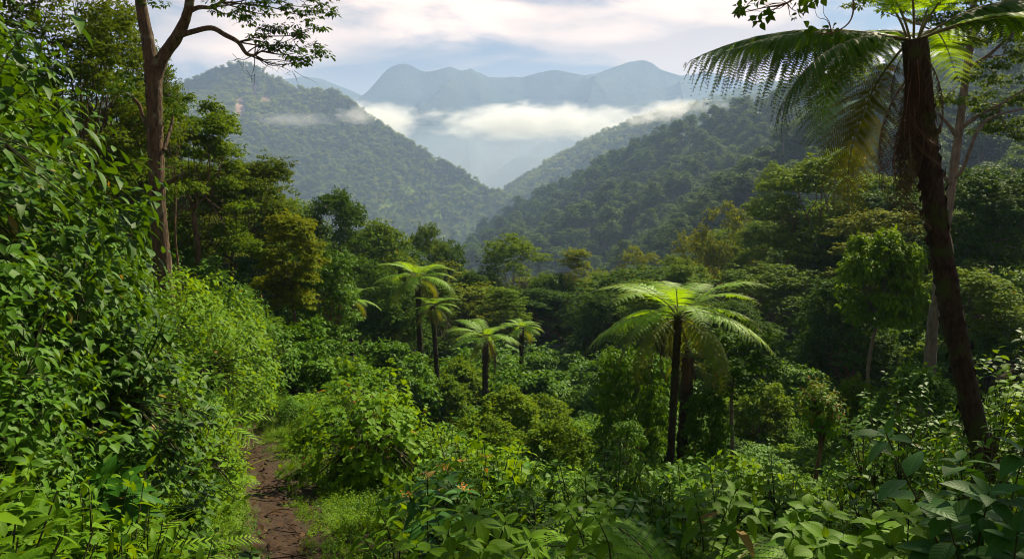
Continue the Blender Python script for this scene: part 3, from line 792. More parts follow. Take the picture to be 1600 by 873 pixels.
# ------------------------------------------------------------------ tree ferns
def frond(L=2.5, up=0.8, curl=1.6, pairs=26, width=0.20, hang=0.25, pn=15, seed=0, start=0.14, simple=False, tw=0.0, sway=0.1):
    """a bipinnate frond along +X: arched stalk, pinnae that carry rows of pinnules"""
    rng = np.random.default_rng(seed)
    mb = MB()
    n = 24
    t = np.linspace(0, 1, n)
    ang = up - curl * t ** 1.1
    dx = np.cos(ang) * L / (n - 1); dz = np.sin(ang) * L / (n - 1)
    x = np.concatenate([[0], np.cumsum(dx[:-1])]); z = np.concatenate([[0], np.cumsum(dz[:-1])])
    y = sway * L * np.sin(t * 2.2) * t
    C = np.column_stack([x, y, z])
    tube(mb, C[::2], 0.016 * L / 2.5 * (1.1 - t[::2]), 5, 1, mat=1)
    T_ = norm(np.gradient(C, axis=0))
    P, X, Nn, S, Rn = [], [], [], [], []
    for k in range(pairs):
        tt = start + (1 - start) * (k + 0.5) / pairs
        f = tt * (n - 1); i = min(int(f), n - 2); fr = f - i
        c = C[i] * (1 - fr) + C[i + 1] * fr; tg = norm(T_[i] * (1 - fr) + T_[i + 1] * fr)
        q = (tt - start) / (1 - start)
        pl = width * L * (math.sin(math.pi * min(1, 0.12 + 0.88 * q) ** 0.75)) ** 0.65
        if q > 0.9: pl *= max(0.25, 1 - (q - 0.9) * 6)
        nr = norm(np.cross(np.array([0, 1, 0]), tg)); nr = nr if nr[2] > 0 else -nr
        for sd in (1, -1):
            side = norm(np.cross(nr, tg)) * sd
            fw = 0.30 + 0.5 * q
            d0 = norm(side + tg * fw + nr * 0.1 + rng.normal(0, 0.05, 3))
            m = max(5, int(pn * pl / (width * L) * (1 + 0.6 * max(0, hang - .3))))
            u = np.linspace(0.04, 1, m)
            hg = hang * rng.uniform(0.7, 1.3)
            ax = c + d0 * (u * pl)[:, None]
            ax[:, 2] -= hg * pl * u ** 1.8
            axt = norm(np.gradient(ax, axis=0))
            tube(mb, ax[::3] if m > 6 else ax, 0.0035 * L / 2.5, 3, 1, mat=1)
            pw = 0.125 * pl * (1 - 0.78 * u ** 1.4) + 0.010
            if simple:
                P.append(c[None]); X.append(axt[m // 2][None]); Nn.append(nr[None]); S.append([pl]); Rn.append([rng.random()]); continue
            rr = rng.random() * 0.6
            for s2 in (1, -1):
                q2 = norm(tg - axt * (axt @ tg)[:, None])
                pn_ = np.cross(axt, q2); pn_ *= np.where((pn_ @ nr) < 0, -1, 1)[:, None]
                P.append(ax); X.append(q2 * s2 + axt * 0.55 - pn_ * 0.12); Nn.append(pn_ + rng.normal(0, 0.12, (m, 3)))
                S.append(pw); Rn.append(rr + 0.4 * rng.random(m))
    P = np.concatenate(P); X = np.concatenate(X); Nn = np.concatenate(Nn); S = np.concatenate(S); Rn = np.concatenate(Rn)
    stamp(mb, PINN, P, X, Nn, S, Rn, wid=1.12 if not simple else 0.5)
    return mb


F_UP = [frond(2.5, 0.75, 1.35, seed=i, hang=0.18, sway=s_, pairs=20, pn=22, width=.215).build('frond', [G['frond'], RACHIS]) for i, s_ in ((1, .1), (2, -.1), (3, .05))]
F_MID = [frond(2.6, 0.35, 1.25, seed=i, hang=0.38, sway=s_, pairs=20, pn=22, width=.21).build('frond', [G['frond'], RACHIS]) for i, s_ in ((4, -.08), (5, .08))]
F_OLD = [frond(2.5, 0.15, 1.7, seed=i, hang=0.6, sway=s_, pairs=20, pn=20).build('frond', [G['frond_d'], RACHIS]) for i, s_ in ((6, .08), (7, -.08))]
F_DEAD = [frond(2.2, -0.5, 1.25, pairs=18, width=0.12, pn=9, seed=i, hang=1.3, sway=.04).build('dead_frond', [G['dead'], BARK]) for i in (8, 9)]


def fern_trunk(mb, P, r, seed=0, shag=1.0):
    rng = np.random.default_rng(seed)
    P = np.asarray(P, float)
    nn = len(P)
    rr = r * np.interp(np.linspace(0, 1, nn), [0, 0.15, 0.8, 1], [1.35, 1.0, 0.95, 1.15])
    tube(mb, P, rr, 12, 8, bump=0.10)
    Q = smooth_line(P, 8)
    # old stalk stubs and root fibres
    n = int(340 * shag)
    t = rng.random(n); k = (t * (len(Q) - 1.01)).astype(int)
    a = rng.uniform(0, 6.28, n); D = np.column_stack([np.cos(a), np.sin(a), np.zeros(n)])
    C = Q[k] + D * r * 0.9
    stamp(mb, CARD, C, D * 0.4 + np.column_stack([np.zeros(n), np.zeros(n), np.where(rng.random(n) < 0.5, 1, -1)]), D, r * rng.uniform(0.5, 1.3, n), mat=0)


def tree_fern(label, foot, top, L, r, n_up=8, n_mid=6, n_old=4, n_dead=6, seed=0, bend=(0, 0), skirt=True, sag=1.0, dead_len=1.0, group=None):
    rng = np.random.default_rng(seed)
    foot = np.array(foot, float); top = np.array(top, float)
    e = empty('tree_fern', foot); tag(e, label, 'tree fern', group)
    d = top - foot
    t = np.linspace(0, 1, 6)
    P = d * t[:, None] + np.outer(np.sin(math.pi * t), [bend[0], bend[1], 0]); P = np.vstack([[0, 0, -0.6] + P[0], P])
    mb = MB(); fern_trunk(mb, P, r, seed)
    link('trunk', mb.build('trunk', BARK_D), e)
    def put(me, az, pitch, sc, nm='frond', lab=None, dz=0.0):
        o = link(nm, me, e); o.location = tuple(d + np.array([math.cos(az) * r * .5, math.sin(az) * r * .5, dz])); o.rotation_euler = (rng.normal(0, .06), -pitch, az); o.scale = (sc,) * 3
        if lab: o['label'] = lab
    k = L / 2.5
    for i in range(n_up): put(F_UP[i % 3], i / n_up * 6.283 + rng.normal(0, .12) + 0.2, rng.uniform(-0.22, 0.26), k * rng.uniform(.86, 1.08))
    for i in range(n_mid): put(F_MID[i % 2], i / max(n_mid, 1) * 6.283 + 0.5 + rng.normal(0, .12), rng.uniform(-0.2, 0.12), k * rng.uniform(.88, 1.1), dz=-0.05)
    for i in range(n_old): put(F_OLD[i % 2], i / max(n_old, 1) * 6.283 + 0.9 + rng.normal(0, .2), rng.uniform(-0.35, -0.05), k * rng.uniform(.8, 1.0), lab='older drooping olive frond', dz=-0.1)
    for i in range(n_dead): put(F_DEAD[i % 2], rng.uniform(0, 6.28), rng.uniform(-0.5, 0.0), k * rng.uniform(.5, .9) * dead_len, 'dead_frond', 'withered brown frond hanging down the stem', dz=-0.15)
    return e, d, put


def fern_at(label, px, toppy, Y, L, r, **kw):
    top = at(px, toppy, Y); fx = kw.pop('foot_px', px); Yf = kw.pop('foot_Y', Y)
    f = at(fx, 500, Yf)
    return tree_fern(label, (f[0], Yf, gz(f[0], Yf) - 0.05), top, L, r, **kw)


# the largest one, in the middle
fern_at('largest bright green tree fern in the middle of the clearing', 1060, 492, 22, 2.75, 0.105, n_up=9, n_mid=7, n_old=6, n_dead=8, seed=2, foot_px=1048)
# the two thin and distant ones
fern_at('tall slender tree fern left of the valley gap, highest of the small ones', 652, 432, 38, 2.2, 0.13, n_up=8, n_mid=6, n_old=2, n_dead=6, seed=3, foot_px=660)
fern_at('tree fern with yellowing old fronds just under the tall slender one', 676, 478, 37, 1.3, 0.11, n_up=5, n_mid=5, n_old=6, n_dead=10, seed=4, foot_px=688)
fern_at('small tree fern with shaggy brown stem left of the valley middle', 758, 528, 40, 2.05, 0.15, n_up=8, n_mid=6, n_old=2, n_dead=10, seed=5, dead_len=1.3)
fern_at('smallest far tree fern just right of the shaggy stemmed one', 815, 512, 46, 1.45, 0.13, n_up=8, n_mid=5, n_old=1, n_dead=4, seed=6)
fern_at('half hidden tree fern with fronds poking out beside the vine draped column', 548, 468, 31, 1.25, 0.10, n_up=5, n_mid=5, n_old=1, n_dead=3, seed=7)
# second stem beside the largest
fern_at('bare dark fern stem with short fronds right beside the largest tree fern', 1076, 560, 23.5, 1.3, 0.16, n_up=0, n_mid=0, n_old=3, n_dead=10, seed=8, foot_px=1066)
exec_big = True
# the big leaning one at the right edge: stem curves up to the left
e, d, put = tree_fern('big leaning tree fern with dark mossy stem at the right edge', (6.55, 10.2, gz(6.55, 10.2) - 0.1), at(1428, 62, 9.8), 2.5, 0.135, n_up=0, n_mid=0, n_old=0, n_dead=0, seed=9, bend=(-0.16, 0))
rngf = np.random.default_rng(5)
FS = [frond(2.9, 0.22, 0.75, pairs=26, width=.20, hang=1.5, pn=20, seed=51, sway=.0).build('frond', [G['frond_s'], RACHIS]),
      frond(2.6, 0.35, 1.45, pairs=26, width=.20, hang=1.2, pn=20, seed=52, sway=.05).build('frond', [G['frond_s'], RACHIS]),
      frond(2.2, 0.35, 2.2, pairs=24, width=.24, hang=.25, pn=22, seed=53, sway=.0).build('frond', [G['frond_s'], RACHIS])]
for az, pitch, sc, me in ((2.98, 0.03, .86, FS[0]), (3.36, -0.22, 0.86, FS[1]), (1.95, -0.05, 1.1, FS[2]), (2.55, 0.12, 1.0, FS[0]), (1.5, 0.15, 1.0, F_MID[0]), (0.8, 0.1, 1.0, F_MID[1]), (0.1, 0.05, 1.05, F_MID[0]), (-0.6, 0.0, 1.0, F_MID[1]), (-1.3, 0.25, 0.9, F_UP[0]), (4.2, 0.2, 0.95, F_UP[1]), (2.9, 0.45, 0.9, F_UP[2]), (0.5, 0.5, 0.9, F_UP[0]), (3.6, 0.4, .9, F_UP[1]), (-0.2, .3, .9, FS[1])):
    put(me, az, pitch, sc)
me = frond(2.5, -0.1, 1.5, seed=31, hang=0.3, sway=.0, pairs=22, width=.22, pn=20).build('frond', [G['frond_y'], RACHIS])
put(me, 1.85, -0.45, 1.05, 'frond', 'yellowed frond hanging down left of the stem')
for i in range(22): put(F_DEAD[i % 2], i * 2.4 + rngf.uniform(-.3, .3), rngf.uniform(-0.95, -0.35), rngf.uniform(.4, .8), 'dead_frond', 'withered brown frond hanging down the stem', dz=-0.12 - 0.35 * (i % 3) )


# ------------------------------------------------------------------ leafy shrubs and herbs close by
def whorls(mb, tips, dirs, size, rng, k=6, tpl=LEAF, droop=0.25, spread=1.0, inner=0.0, step=0.04, mat=0):
    P, X, N_ = [], [], []
    n = len(tips)
    dirs = norm(dirs)
    ref = np.tile([0.2, 0.3, 0.93], (n, 1)); A = norm(np.cross(dirs, ref)); B = np.cross(dirs, A)
    ph = rng.uniform(0, 6.28, n)
    S = []
    for i in range(k):
        a = ph + i * 2.399
        rad = np.cos(a)[:, None] * A + np.sin(a)[:, None] * B
        lift = 0.75 - 1.0 * (i / k)
        x = rad * spread + dirs * (0.25 + lift * 0.8) + rng.normal(0, 0.12, (n, 3)); x[:, 2] -= droop * (0.4 + i / k)
        nn = dirs * 0.8 + np.array([0, 0, 0.8]) - rad * 0.2 + rng.normal(0, 0.15, (n, 3))
        P.append(tips - dirs * (step * i)); X.append(x); N_.append(nn); S.append(size * rng.uniform(0.7, 1.15, n) * (0.6 + 0.5 * min(1, i / k * 1.6)))
    stamp(mb, tpl, np.concatenate(P), np.concatenate(X), np.concatenate(N_), np.concatenate(S), mat=mat)


def make_shrub(seed, Rx, H, n_tips, leaf, mat, k=6, tpl=LEAF, tipmat=None, tip_frac=0.0, shape=(1, 1), stems=6, droop=0.25, fill=0.3, step=None, low=0.1, updir=0.6):
    rng = np.random.default_rng(seed)
    D = rdir(n_tips, rng, -0.15, 1.0)
    a = np.arctan2(D[:, 1], D[:, 0]); ph = rng.uniform(0, 6.28, 4)
    lump = 1 + 0.14 * np.sin(3 * a + ph[0] + 2.5 * D[:, 2]) + 0.12 * np.sin(5 * a + ph[1]) * np.cos(6 * D[:, 2] + ph[2])
    q = np.where(rng.random(n_tips) < fill, rng.uniform(0.35, 0.85, n_tips), rng.uniform(0.86, 1.05, n_tips)) * lump
    tips = D * q[:, None] * np.array([Rx * shape[0], Rx * shape[1], H * (1 - low)]); tips[:, 2] += H * low
    tips[:, 2] = np.maximum(tips[:, 2], 0.08)
    dirs = D * np.array([1, 1, 0.7]) + np.array([0, 0, updir]) + rng.normal(0, .25, (n_tips, 3))
    mb = MB()
    nt = int(n_tips * tip_frac)
    step = step or leaf * 0.22
    whorls(mb, tips, dirs, leaf, rng, k, tpl, droop, step=step)
    if nt: whorls(mb, tips[:nt] + norm(dirs[:nt]) * leaf * 0.15, dirs[:nt] + [0, 0, .5], leaf * 0.55, rng, 4, tpl, 0.1, 0.6, mat=1)
    st = MB()
    hubs = []
    for s in range(stems):
        aa = s / stems * 6.28 + rng.normal(0, .3); rr = Rx * 0.35
        p0 = np.array([math.cos(aa) * Rx * 0.06, math.sin(aa) * Rx * 0.06, -0.1]); p1 = np.array([math.cos(aa) * rr, math.sin(aa) * rr, H * rng.uniform(.4, .6)])
        tube(st, [p0, (p0 + p1) / 2 + rng.normal(0, .04 * Rx, 3), p1], [0.02 * H ** .5, 0.015 * H ** .5, 0.010 * H ** .5], 6, 3)
        hubs.append(p1)
    hubs = np.array(hubs)
    for p, dd in zip(tips[::1 if n_tips < 500 else 2], norm(dirs)[::1 if n_tips < 500 else 2]):
        h = hubs[np.argmin(((hubs - p) ** 2).sum(1))]
        m = p * 0.55 + h * 0.45 - dd * 0.05 * H
        tube(st, [h, m, p - dd * step * k, p], [0.006, 0.005, 0.004, 0.002], 3, 2 if n_tips < 500 else 1)
    mats = [mat] + ([tipmat] if tipmat else [])
    return st.build('stem', STEM), mb.build('foliage', mats)


def put_plant(name, label, meshes, x, y, sc=1.0, rz=0.0, cat='shrub', group=None, z=None, tilt=0.0, scz=None):
    e = empty(name, (x, y, (gz(x, y) if z is None else z) - 0.03), rz, (sc, sc, scz or sc))
    if tilt: e.rotation_euler[1] = tilt
    tag(e, label, cat, group)
    link('stem', meshes[0], e); link('foliage', meshes[1], e)
    return e


def plant_px(name, label, meshes, px, Y, sc=1.0, **kw):
    x = (px - 800) / F * Y
    top = kw.pop('top', None)
    if top is not None:
        me_ = meshes[1]; co = np.empty(len(me_.vertices) * 3, np.float32); me_.vertices.foreach_get('co', co); zs = float(co[2::3].max())
        kw['scz'] = max(.25, (at(px, top, Y)[2] - gz(x, Y)) / zs)
    return put_plant(name, label, meshes, x, Y, sc, rz=random.uniform(0, 6.28), **kw)


# left wall of shrubs: each authored for its place
SH = [make_shrub(201, 1.5, 3.6, 600, 0.205, G['shrub'], 7, LEAFN, stems=9, fill=.5, droop=.45, tipmat=G['herb'], tip_frac=.22),
      make_shrub(202, 1.3, 2.8, 520, 0.190, G['shrub'], 7, LEAFN, stems=8, fill=.5, droop=0.5, tipmat=G['herb'], tip_frac=.2),
      make_shrub(203, 1.0, 1.7, 380, 0.150, G['shrub'], 6, LEAF, stems=7, fill=.4),
      make_shrub(204, 0.8, 1.2, 200, 0.150, G['herb'], 6, LEAFN, stems=6, droop=.4)]
LEFT = [
    (SH[0], -4.35, 5.7, 1.02, 'tallest broad leaved shrub at the left edge reaching the top of the view'),
    (SH[0], -5.3, 7.6, 0.95, 'tall glossy shrub behind the one at the left edge, below the olive tree'),
    (SH[1], -3.85, 6.4, 0.78, 'glossy shrub with drooping leaves on the left bank, right of the tallest one'),
    (SH[1], -5.35, 9.6, 0.8, 'tall glossy shrub left of the forked tree trunk'),
    (SH[2], -3.35, 6.3, 0.85, 'broad leaved shrub bulging toward the path on the left bank'),
    (SH[1], -3.1, 4.6, 0.55, 'shrub with hanging leaves low at the left edge near the camera'),
    (SH[2], -4.2, 8.0, 0.8, 'rounded leafy shrub on the left bank above the bend of the path'),
    (SH[0], -6.3, 8.8, 1.1, 'dark tall shrub under the olive tree at the left'),
]
for i, (m, x, y, s, lab) in enumerate(LEFT):
    put_plant('broadleaf_shrub', lab, m, x, y, s, rz=i * 1.3)

# left bank bushes beyond
BU = [make_shrub(211, 1.4, 2.0, 800, 0.135, G['herb'], 5, LEAF4, stems=6, fill=.25, droop=.5),
      make_shrub(212, 1.5, 2.2, 800, 0.145, G['bush'], 5, LEAFN, stems=6, fill=.25, droop=.7),
      make_shrub(213, 1.2, 1.6, 600, 0.125, G['bush'], 5, LEAF4, stems=5, fill=.2, droop=.4)]
FLW = make_shrub(214, 1.05, 1.55, 330, 0.14, G['herb'], 6, LEAFW, tipmat=G['red'], tip_frac=0.05, stems=6, droop=.45)
BANK = [
    (BU[0], 305, 17, 1.15, 415, 'light green bush on the left bank left of the reddish stemmed tree'),
    (BU[1], 345, 20, 1.2, 425, 'drooping leaved bush high on the left bank'),
    (BU[0], 360, 24, 0.85, 440, 'round yellow green bush on the bank beside the slim curved tree'),
    (BU[2], 298, 14.5, 0.75, 455, 'bush on the left bank just beyond the glossy shrubs'),
    (BU[1], 368, 21, 0.6, 530, 'low bush at the foot of the left bank above the path end'),
    (BU[0], 280, 12.2, 0.9, 440, 'bush behind the glossy shrubs near the forked tree foot'),
    (BU[2], 360, 17, 0.9, 525, 'small bush on the bank left of the path end'),
    (BU[0], 265, 15, 1.0, 408, 'light green bush right at the foot of the forked tree trunk'),
    (BU[1], 228, 10.5, 0.5, 560, 'low dense bush on the bank right below the glossy shrubs'),
    (BU[2], 280, 12.5, 0.55, 545, 'small rounded bush halfway up the bank left of the path'),
]
for m, px, Y, s, tp, lab in BANK: plant_px('bank_bush', lab, m, px, Y, s, cat='bush', top=tp)
put_plant('flowering_shrub', 'leafy shrub with reddish young tips right of the earthen path', FLW, *(at(578, 600, 10.8)[:2]), 1.0, 0.4, cat='shrub')
put_plant('broadleaf_shrub', 'yellow green shrub just right of the one with reddish tips', make_shrub(215, 0.9, 1.2, 260, 0.12, G['herb'], 6, LEAFN, stems=6), *(at(655, 600, 11.5)[:2]), 0.95, 1.0)
plant_px('bush', 'small dark green bush at the right rim of the path beyond the bend', BU[2], 435, 15.2, 0.42, cat='bush')
plant_px('bush', 'low leafy bush right of the path between the bend and the red tipped shrub', BU[0], 500, 14, 0.45, cat='bush')

# clearing bushes and small trees
T['vine'] = make_tree(31, 5, 1.3, 0.02, 50, 0.5, 17000, 0.14, G['bush'], shape='column', r0=0.10, flat=0.8, droop=1.0, fill=0.15)
T['puff'] = make_tree(32, 4, 1.7, 0.05, 40, 0.5, 9000, 0.21, G['bush'], shape='dome', r0=0.08, flat=0.7, fill=0.15)
T['puff_b'] = make_tree(33, 3.4, 1.5, 0.08, 34, 0.45, 7500, 0.19, G['mid'], shape='dome', r0=0.07, flat=0.7, fill=0.15)
T['sap'] = make_tree(34, 4.4, 0.9, 0.45, 18, 0.42, 2600, 0.16, G['bush'], shape='dome', r0=0.05, flat=0.6, tpl=LEAF4)
CLEAR = [
    ('vine', 985, 543, 25, 120, 'vine_covered_tree', 'dark bulky vine covered mass left of the largest tree fern stem'),
    ('vine', 1030, 560, 27, 60, 'vine_covered_tree', 'narrow vine covered trunk between the bulky mass and the largest tree fern'),
    ('vine', 1103, 612, 23, 75, 'vine_covered_tree', 'vine draped bush right of the largest tree fern stem'),
    ('puff', 835, 553, 44, 85, 'round_bush', 'round dark bush in the middle of the clearing below the smallest far tree fern'),
    ('puff_b', 800, 608, 29, 75, 'round_bush', 'small round leafy bush on a dark stalk in the middle of the clearing'),
    ('puff_b', 850, 618, 31, 70, 'round_bush', 'low round bush just right of the stalked bush in the clearing'),
    ('puff', 590, 533, 31, 85, 'round_bush', 'bright rounded bush left of the leftmost tree fern stem'),
    ('puff', 640, 552, 33, 95, 'round_bush', 'rounded bush behind the leftmost tree fern stem'),
    ('puff_b', 700, 590, 33, 80, 'round_bush', 'green bush between the two left tree fern stems'),
    ('puff_b', 720, 560, 42, 60, 'round_bush', 'small bush left of the shaggy fern stem'),
    ('puff', 900, 575, 50, 60, 'round_bush', 'small dark bush below the tall thin golden tree'),
    ('sap', 980, 655, 17, 62, 'sapling', 'small bushy sapling in front of the bulky vine covered mass'),
    ('puff_b', 1190, 600, 32, 90, 'round_bush', 'dark bush on the slope right of the largest tree fern'),
    ('puff', 1260, 575, 36, 110, 'round_bush', 'dark bush in shade left of the pale trunk'),
    ('puff', 1440, 575, 26, 150, 'round_bush', 'wide dark bush right of the pale trunk foot'),
    ('puff_b', 1340, 590, 30, 90, 'round_bush', 'low dark bush in front of the pale trunk foot'),
    ('puff_b', 560, 585, 23, 80, 'round_bush', 'low green bush behind the red tipped shrub'),
    ('puff', 490, 570, 24, 90, 'round_bush', 'bush at the foot of the vine draped column'),
    ('puff_b', 870, 660, 22, 60, 'round_bush', 'small dark bush near the centre in front of the low round ones'),
    ('puff_b', 760, 650, 24, 70, 'round_bush', 'green bush in front of the shaggy fern stem'),
]
for k, px, tp, Y, w, nm, lab in CLEAR:
    place_tree(k, px, tp, Y, w, lab, cat='bush' if 'bush' in nm else 'tree', name=nm)
T['tips'] = None


# sapling with golden young leaves in the right foreground clearing
def tip_sapling():
    rng = np.random.default_rng(77)
    Y = 18; top = at(1283, 583, Y); x = top[0]; zg = gz(x, Y); h = top[2] - zg
    e = empty('sapling', (x, Y, zg - 0.02)); tag(e, 'small dark stemmed sapling with golden young leaves standing alone on the right', 'tree')
    tr = MB(); tube(tr, [(-0.1, 0, -0.3), (-0.05, 0, h * .3), (0.06, 0, h * .6), (0.02, 0, h * .92)], [.065, .05, .045, .03], 8, 5, bump=.05)
    D = rdir(170, rng, -0.5, 1.0)
    tips = D * np.array([0.62, 0.62, h * 0.24]) * rng.uniform(.5, 1.05, 170)[:, None] + [0.02, 0, h * 0.74]
    for p in tips[::2]: tube(tr, [(0.04, 0, h * rng.uniform(.45, .8)), p * .5 + np.array([.02, 0, h * .7]) * .5, p], [.012, .008, .004], 4, 2)
    cr = MB()
    whorls(cr, tips, D + [0, 0, .5], 0.15, rng, 7, LEAFN, .6, mat=0)
    up = D[:, 2] > 0.0
    whorls(cr, tips[up] + [0, 0, .05], D[up] + [0, 0, .6], 0.13, rng, 5, LEAFN, .5, mat=1)
    link('trunk', tr.build('trunk', BARK), e); link('crown', cr.build('crown', [G['bush'], G['tip']]), e)


tip_sapling()


# thin bare young stem right of the big fern
def bare_stem():
    Y = 24; x = at(1142, 730, Y)[0]; zg = gz(x, Y); h = at(1150, 560, Y)[2] - zg
    e = empty('young_tree', (x, Y, zg - .05)); tag(e, 'thin bare straight stem right of the largest tree fern', 'tree')
    mb = MB(); tube(mb, [(0, 0, -.3), (.03, 0, h * .35), (-.03, 0, h * .7), (0.05, 0, h)], [.075, .06, .055, .04], 8, 5)
    link('trunk', mb.build('trunk', BARK_G), e)
    rng = np.random.default_rng(5); cr = MB()
    cs = np.column_stack([rng.normal(0, .6, 14), rng.normal(0, .6, 14), h + rng.uniform(-.8, .9, 14)])
    clump_leaves(cr, cs, np.full(14, .45), np.full(14, 230), .14, rng)
    link('crown', cr.build('crown', G['dark']), e)


bare_stem()


# ------------------------------------------------------------------ the forked tree on the left
def polypx(pts):
    return np.array([at(*p) for p in pts])


def leaf_cloud(mb, pts, rad, n, size, rng, flat=.6, droop=.5, tpl=LEAF4):
    pts = np.asarray(pts)
    clump_leaves(mb, pts, np.full(len(pts), rad), np.full(len(pts), n), size, rng, tpl, flat, droop, .5)


def twigs(mb, start, ends, r, rng):
    for e_ in ends: limb_to(mb, start, e_, r, r * .25, rng, .1, 4, 4)


def forked_tree():
    rng = np.random.default_rng(88)
    Y = 16.5
    foot = at(262, 520, Y); foot[2] = gz(foot[0], Y)
    e = empty('forked_tree', tuple(foot)); tag(e, 'tall forked tree with warm brown trunk and overhanging branch at upper left', 'tree')
    O = foot
    tr = MB()
    main = polypx([(257, 560, Y), (255, 430, Y), (247, 330, Y), (243, 230, Y), (241, 150, Y), (238, 100, Y)]) ; main[0] = foot - [0, 0, .5]
    tube(tr, main - O, [.26, .18, .160, .155, .16, .165], 16, 10, bump=.09)
    lf = polypx([(238, 108, Y), (230, 60, Y), (221, 10, Y), (214, -60, Y), (205, -160, Y - .3), (215, -300, Y - .6)])
    tube(tr, lf - O, [.14, .125, .11, .10, .08, .05], 12, 8, bump=.08)
    rt = polypx([(240, 125, Y), (254, 90, Y), (274, 62, Y - .1), (288, 35, Y - .3), (296, 5, Y - .5), (304, -60, Y - .8), (330, -150, Y - 1)])
    tube(tr, rt - O, [.15, .125, .115, .10, .085, .07, .04], 10, 5, bump=.05)
    br = polypx([(280, 56, Y - .15), (300, 50, Y - .3), (330, 44, Y - .6), (352, 55, Y - .8), (372, 66, Y - 1), (385, 84, Y - 1.1), (398, 86, Y - 1.2), (408, 80, Y - 1.3)])
    tube(tr, br - O, [.06, .055, .05, .048, .042, .035, .022, .012], 8, 5)
    b2 = polypx([(292, 20, Y - .4), (310, 12, Y - .5), (330, 12, Y - .7), (345, 4, Y - .9), (380, -20, Y - 1.2)])
    tube(tr, b2 - O, [.05, .045, .035, .028, .018], 7, 4)
    b3 = polypx([(288, 40, Y - .3), (294, 20, Y - .2), (304, -10, Y)])
    tube(tr, b3 - O, [.05, .04, .03], 7, 4)
    stub = polypx([(256, 288, Y), (268, 283, Y - .2), (280, 276, Y - .4), (290, 270, Y - .5)])
    tube(tr, stub - O, [.06, .05, .045, .02], 8, 4)
    up = polypx([(256, 235, Y), (262, 215, Y + .2), (268, 195, Y + .4), (272, 170, Y + .5)])
    tube(tr, up - O, [.05, .04, .03, .012], 7, 4)
    lb = polypx([(229, 196, Y), (222, 180, Y), (218, 165, Y), (206, 152, Y), (190, 142, Y)])
    tube(tr, lb - O, [.045, .04, .035, .03, .015], 7, 4)
    # twigs and leaves
    cr = MB()
    spots = [(345, 8), (372, 18), (395, 6), (420, 14), (448, 10), (470, 22), (492, 8), (400, 40), (425, 50), (450, 42), (475, 50), (498, 40), (462, 72), (488, 70), (505, 82), (478, 92), (440, 75), (412, 68), (505, 20), (360, -15), (430, -20), (480, -15), (520, -10), (380, 30), (455, 98), (380, -40), (440, -50), (330, -25)]
    for i, (px, py) in enumerate(spots):
        c = at(px, py, Y - 1.0 + rng.uniform(-.7, .7))
        src = br if py > 35 else b2
        s0 = src[rng.integers(len(src) // 2, len(src))]
        twigs(tr, s0 - O, [c - O], .016, rng)
        for _ in range(3): twigs(tr, (c + (s0 - c) * .15) - O, [c - O + rng.normal(0, .14, 3)], .006, rng)
        leaf_cloud(cr, [c - O + rng.normal(0, .06, 3) for _ in range(2)], .19, 60, .085, rng)
    # bare hanging twigs
    for (px, py) in ((418, 103), (393, 118), (407, 60), (438, 100), (372, 92), (455, 112)):
        c = at(px, py, Y - 1.1)
        twigs(tr, br[6] - O, [c - O], .012, rng)
        for _ in range(5): twigs(tr, c - O + rng.normal(0, .05, 3), [c - O + rng.normal(0, .16, 3) + [.05, 0, -.06]], .005, rng)
    for px, py in ((275, 160), (285, 175), (240, 5), (190, 135), (200, 120), (180, 150)):
        c = at(px, py, Y + rng.uniform(-.3, .5)); leaf_cloud(cr, [c - O], .28, 130, .085, rng)
    # high crown over the frame
    for _ in range(26):
        c = at(rng.uniform(120, 420), rng.uniform(-330, -90), Y + rng.uniform(-2.5, 2.5))
        twigs(tr, (lf if c[0] < -7 else rt)[-2] - O, [c - O], .03, rng)
        leaf_cloud(cr, [c - O], .6, 260, .10, rng)
    link('trunk', tr.build('trunk', BARK_W), e); link('crown', cr.build('crown', G['dark']), e)


forked_tree()


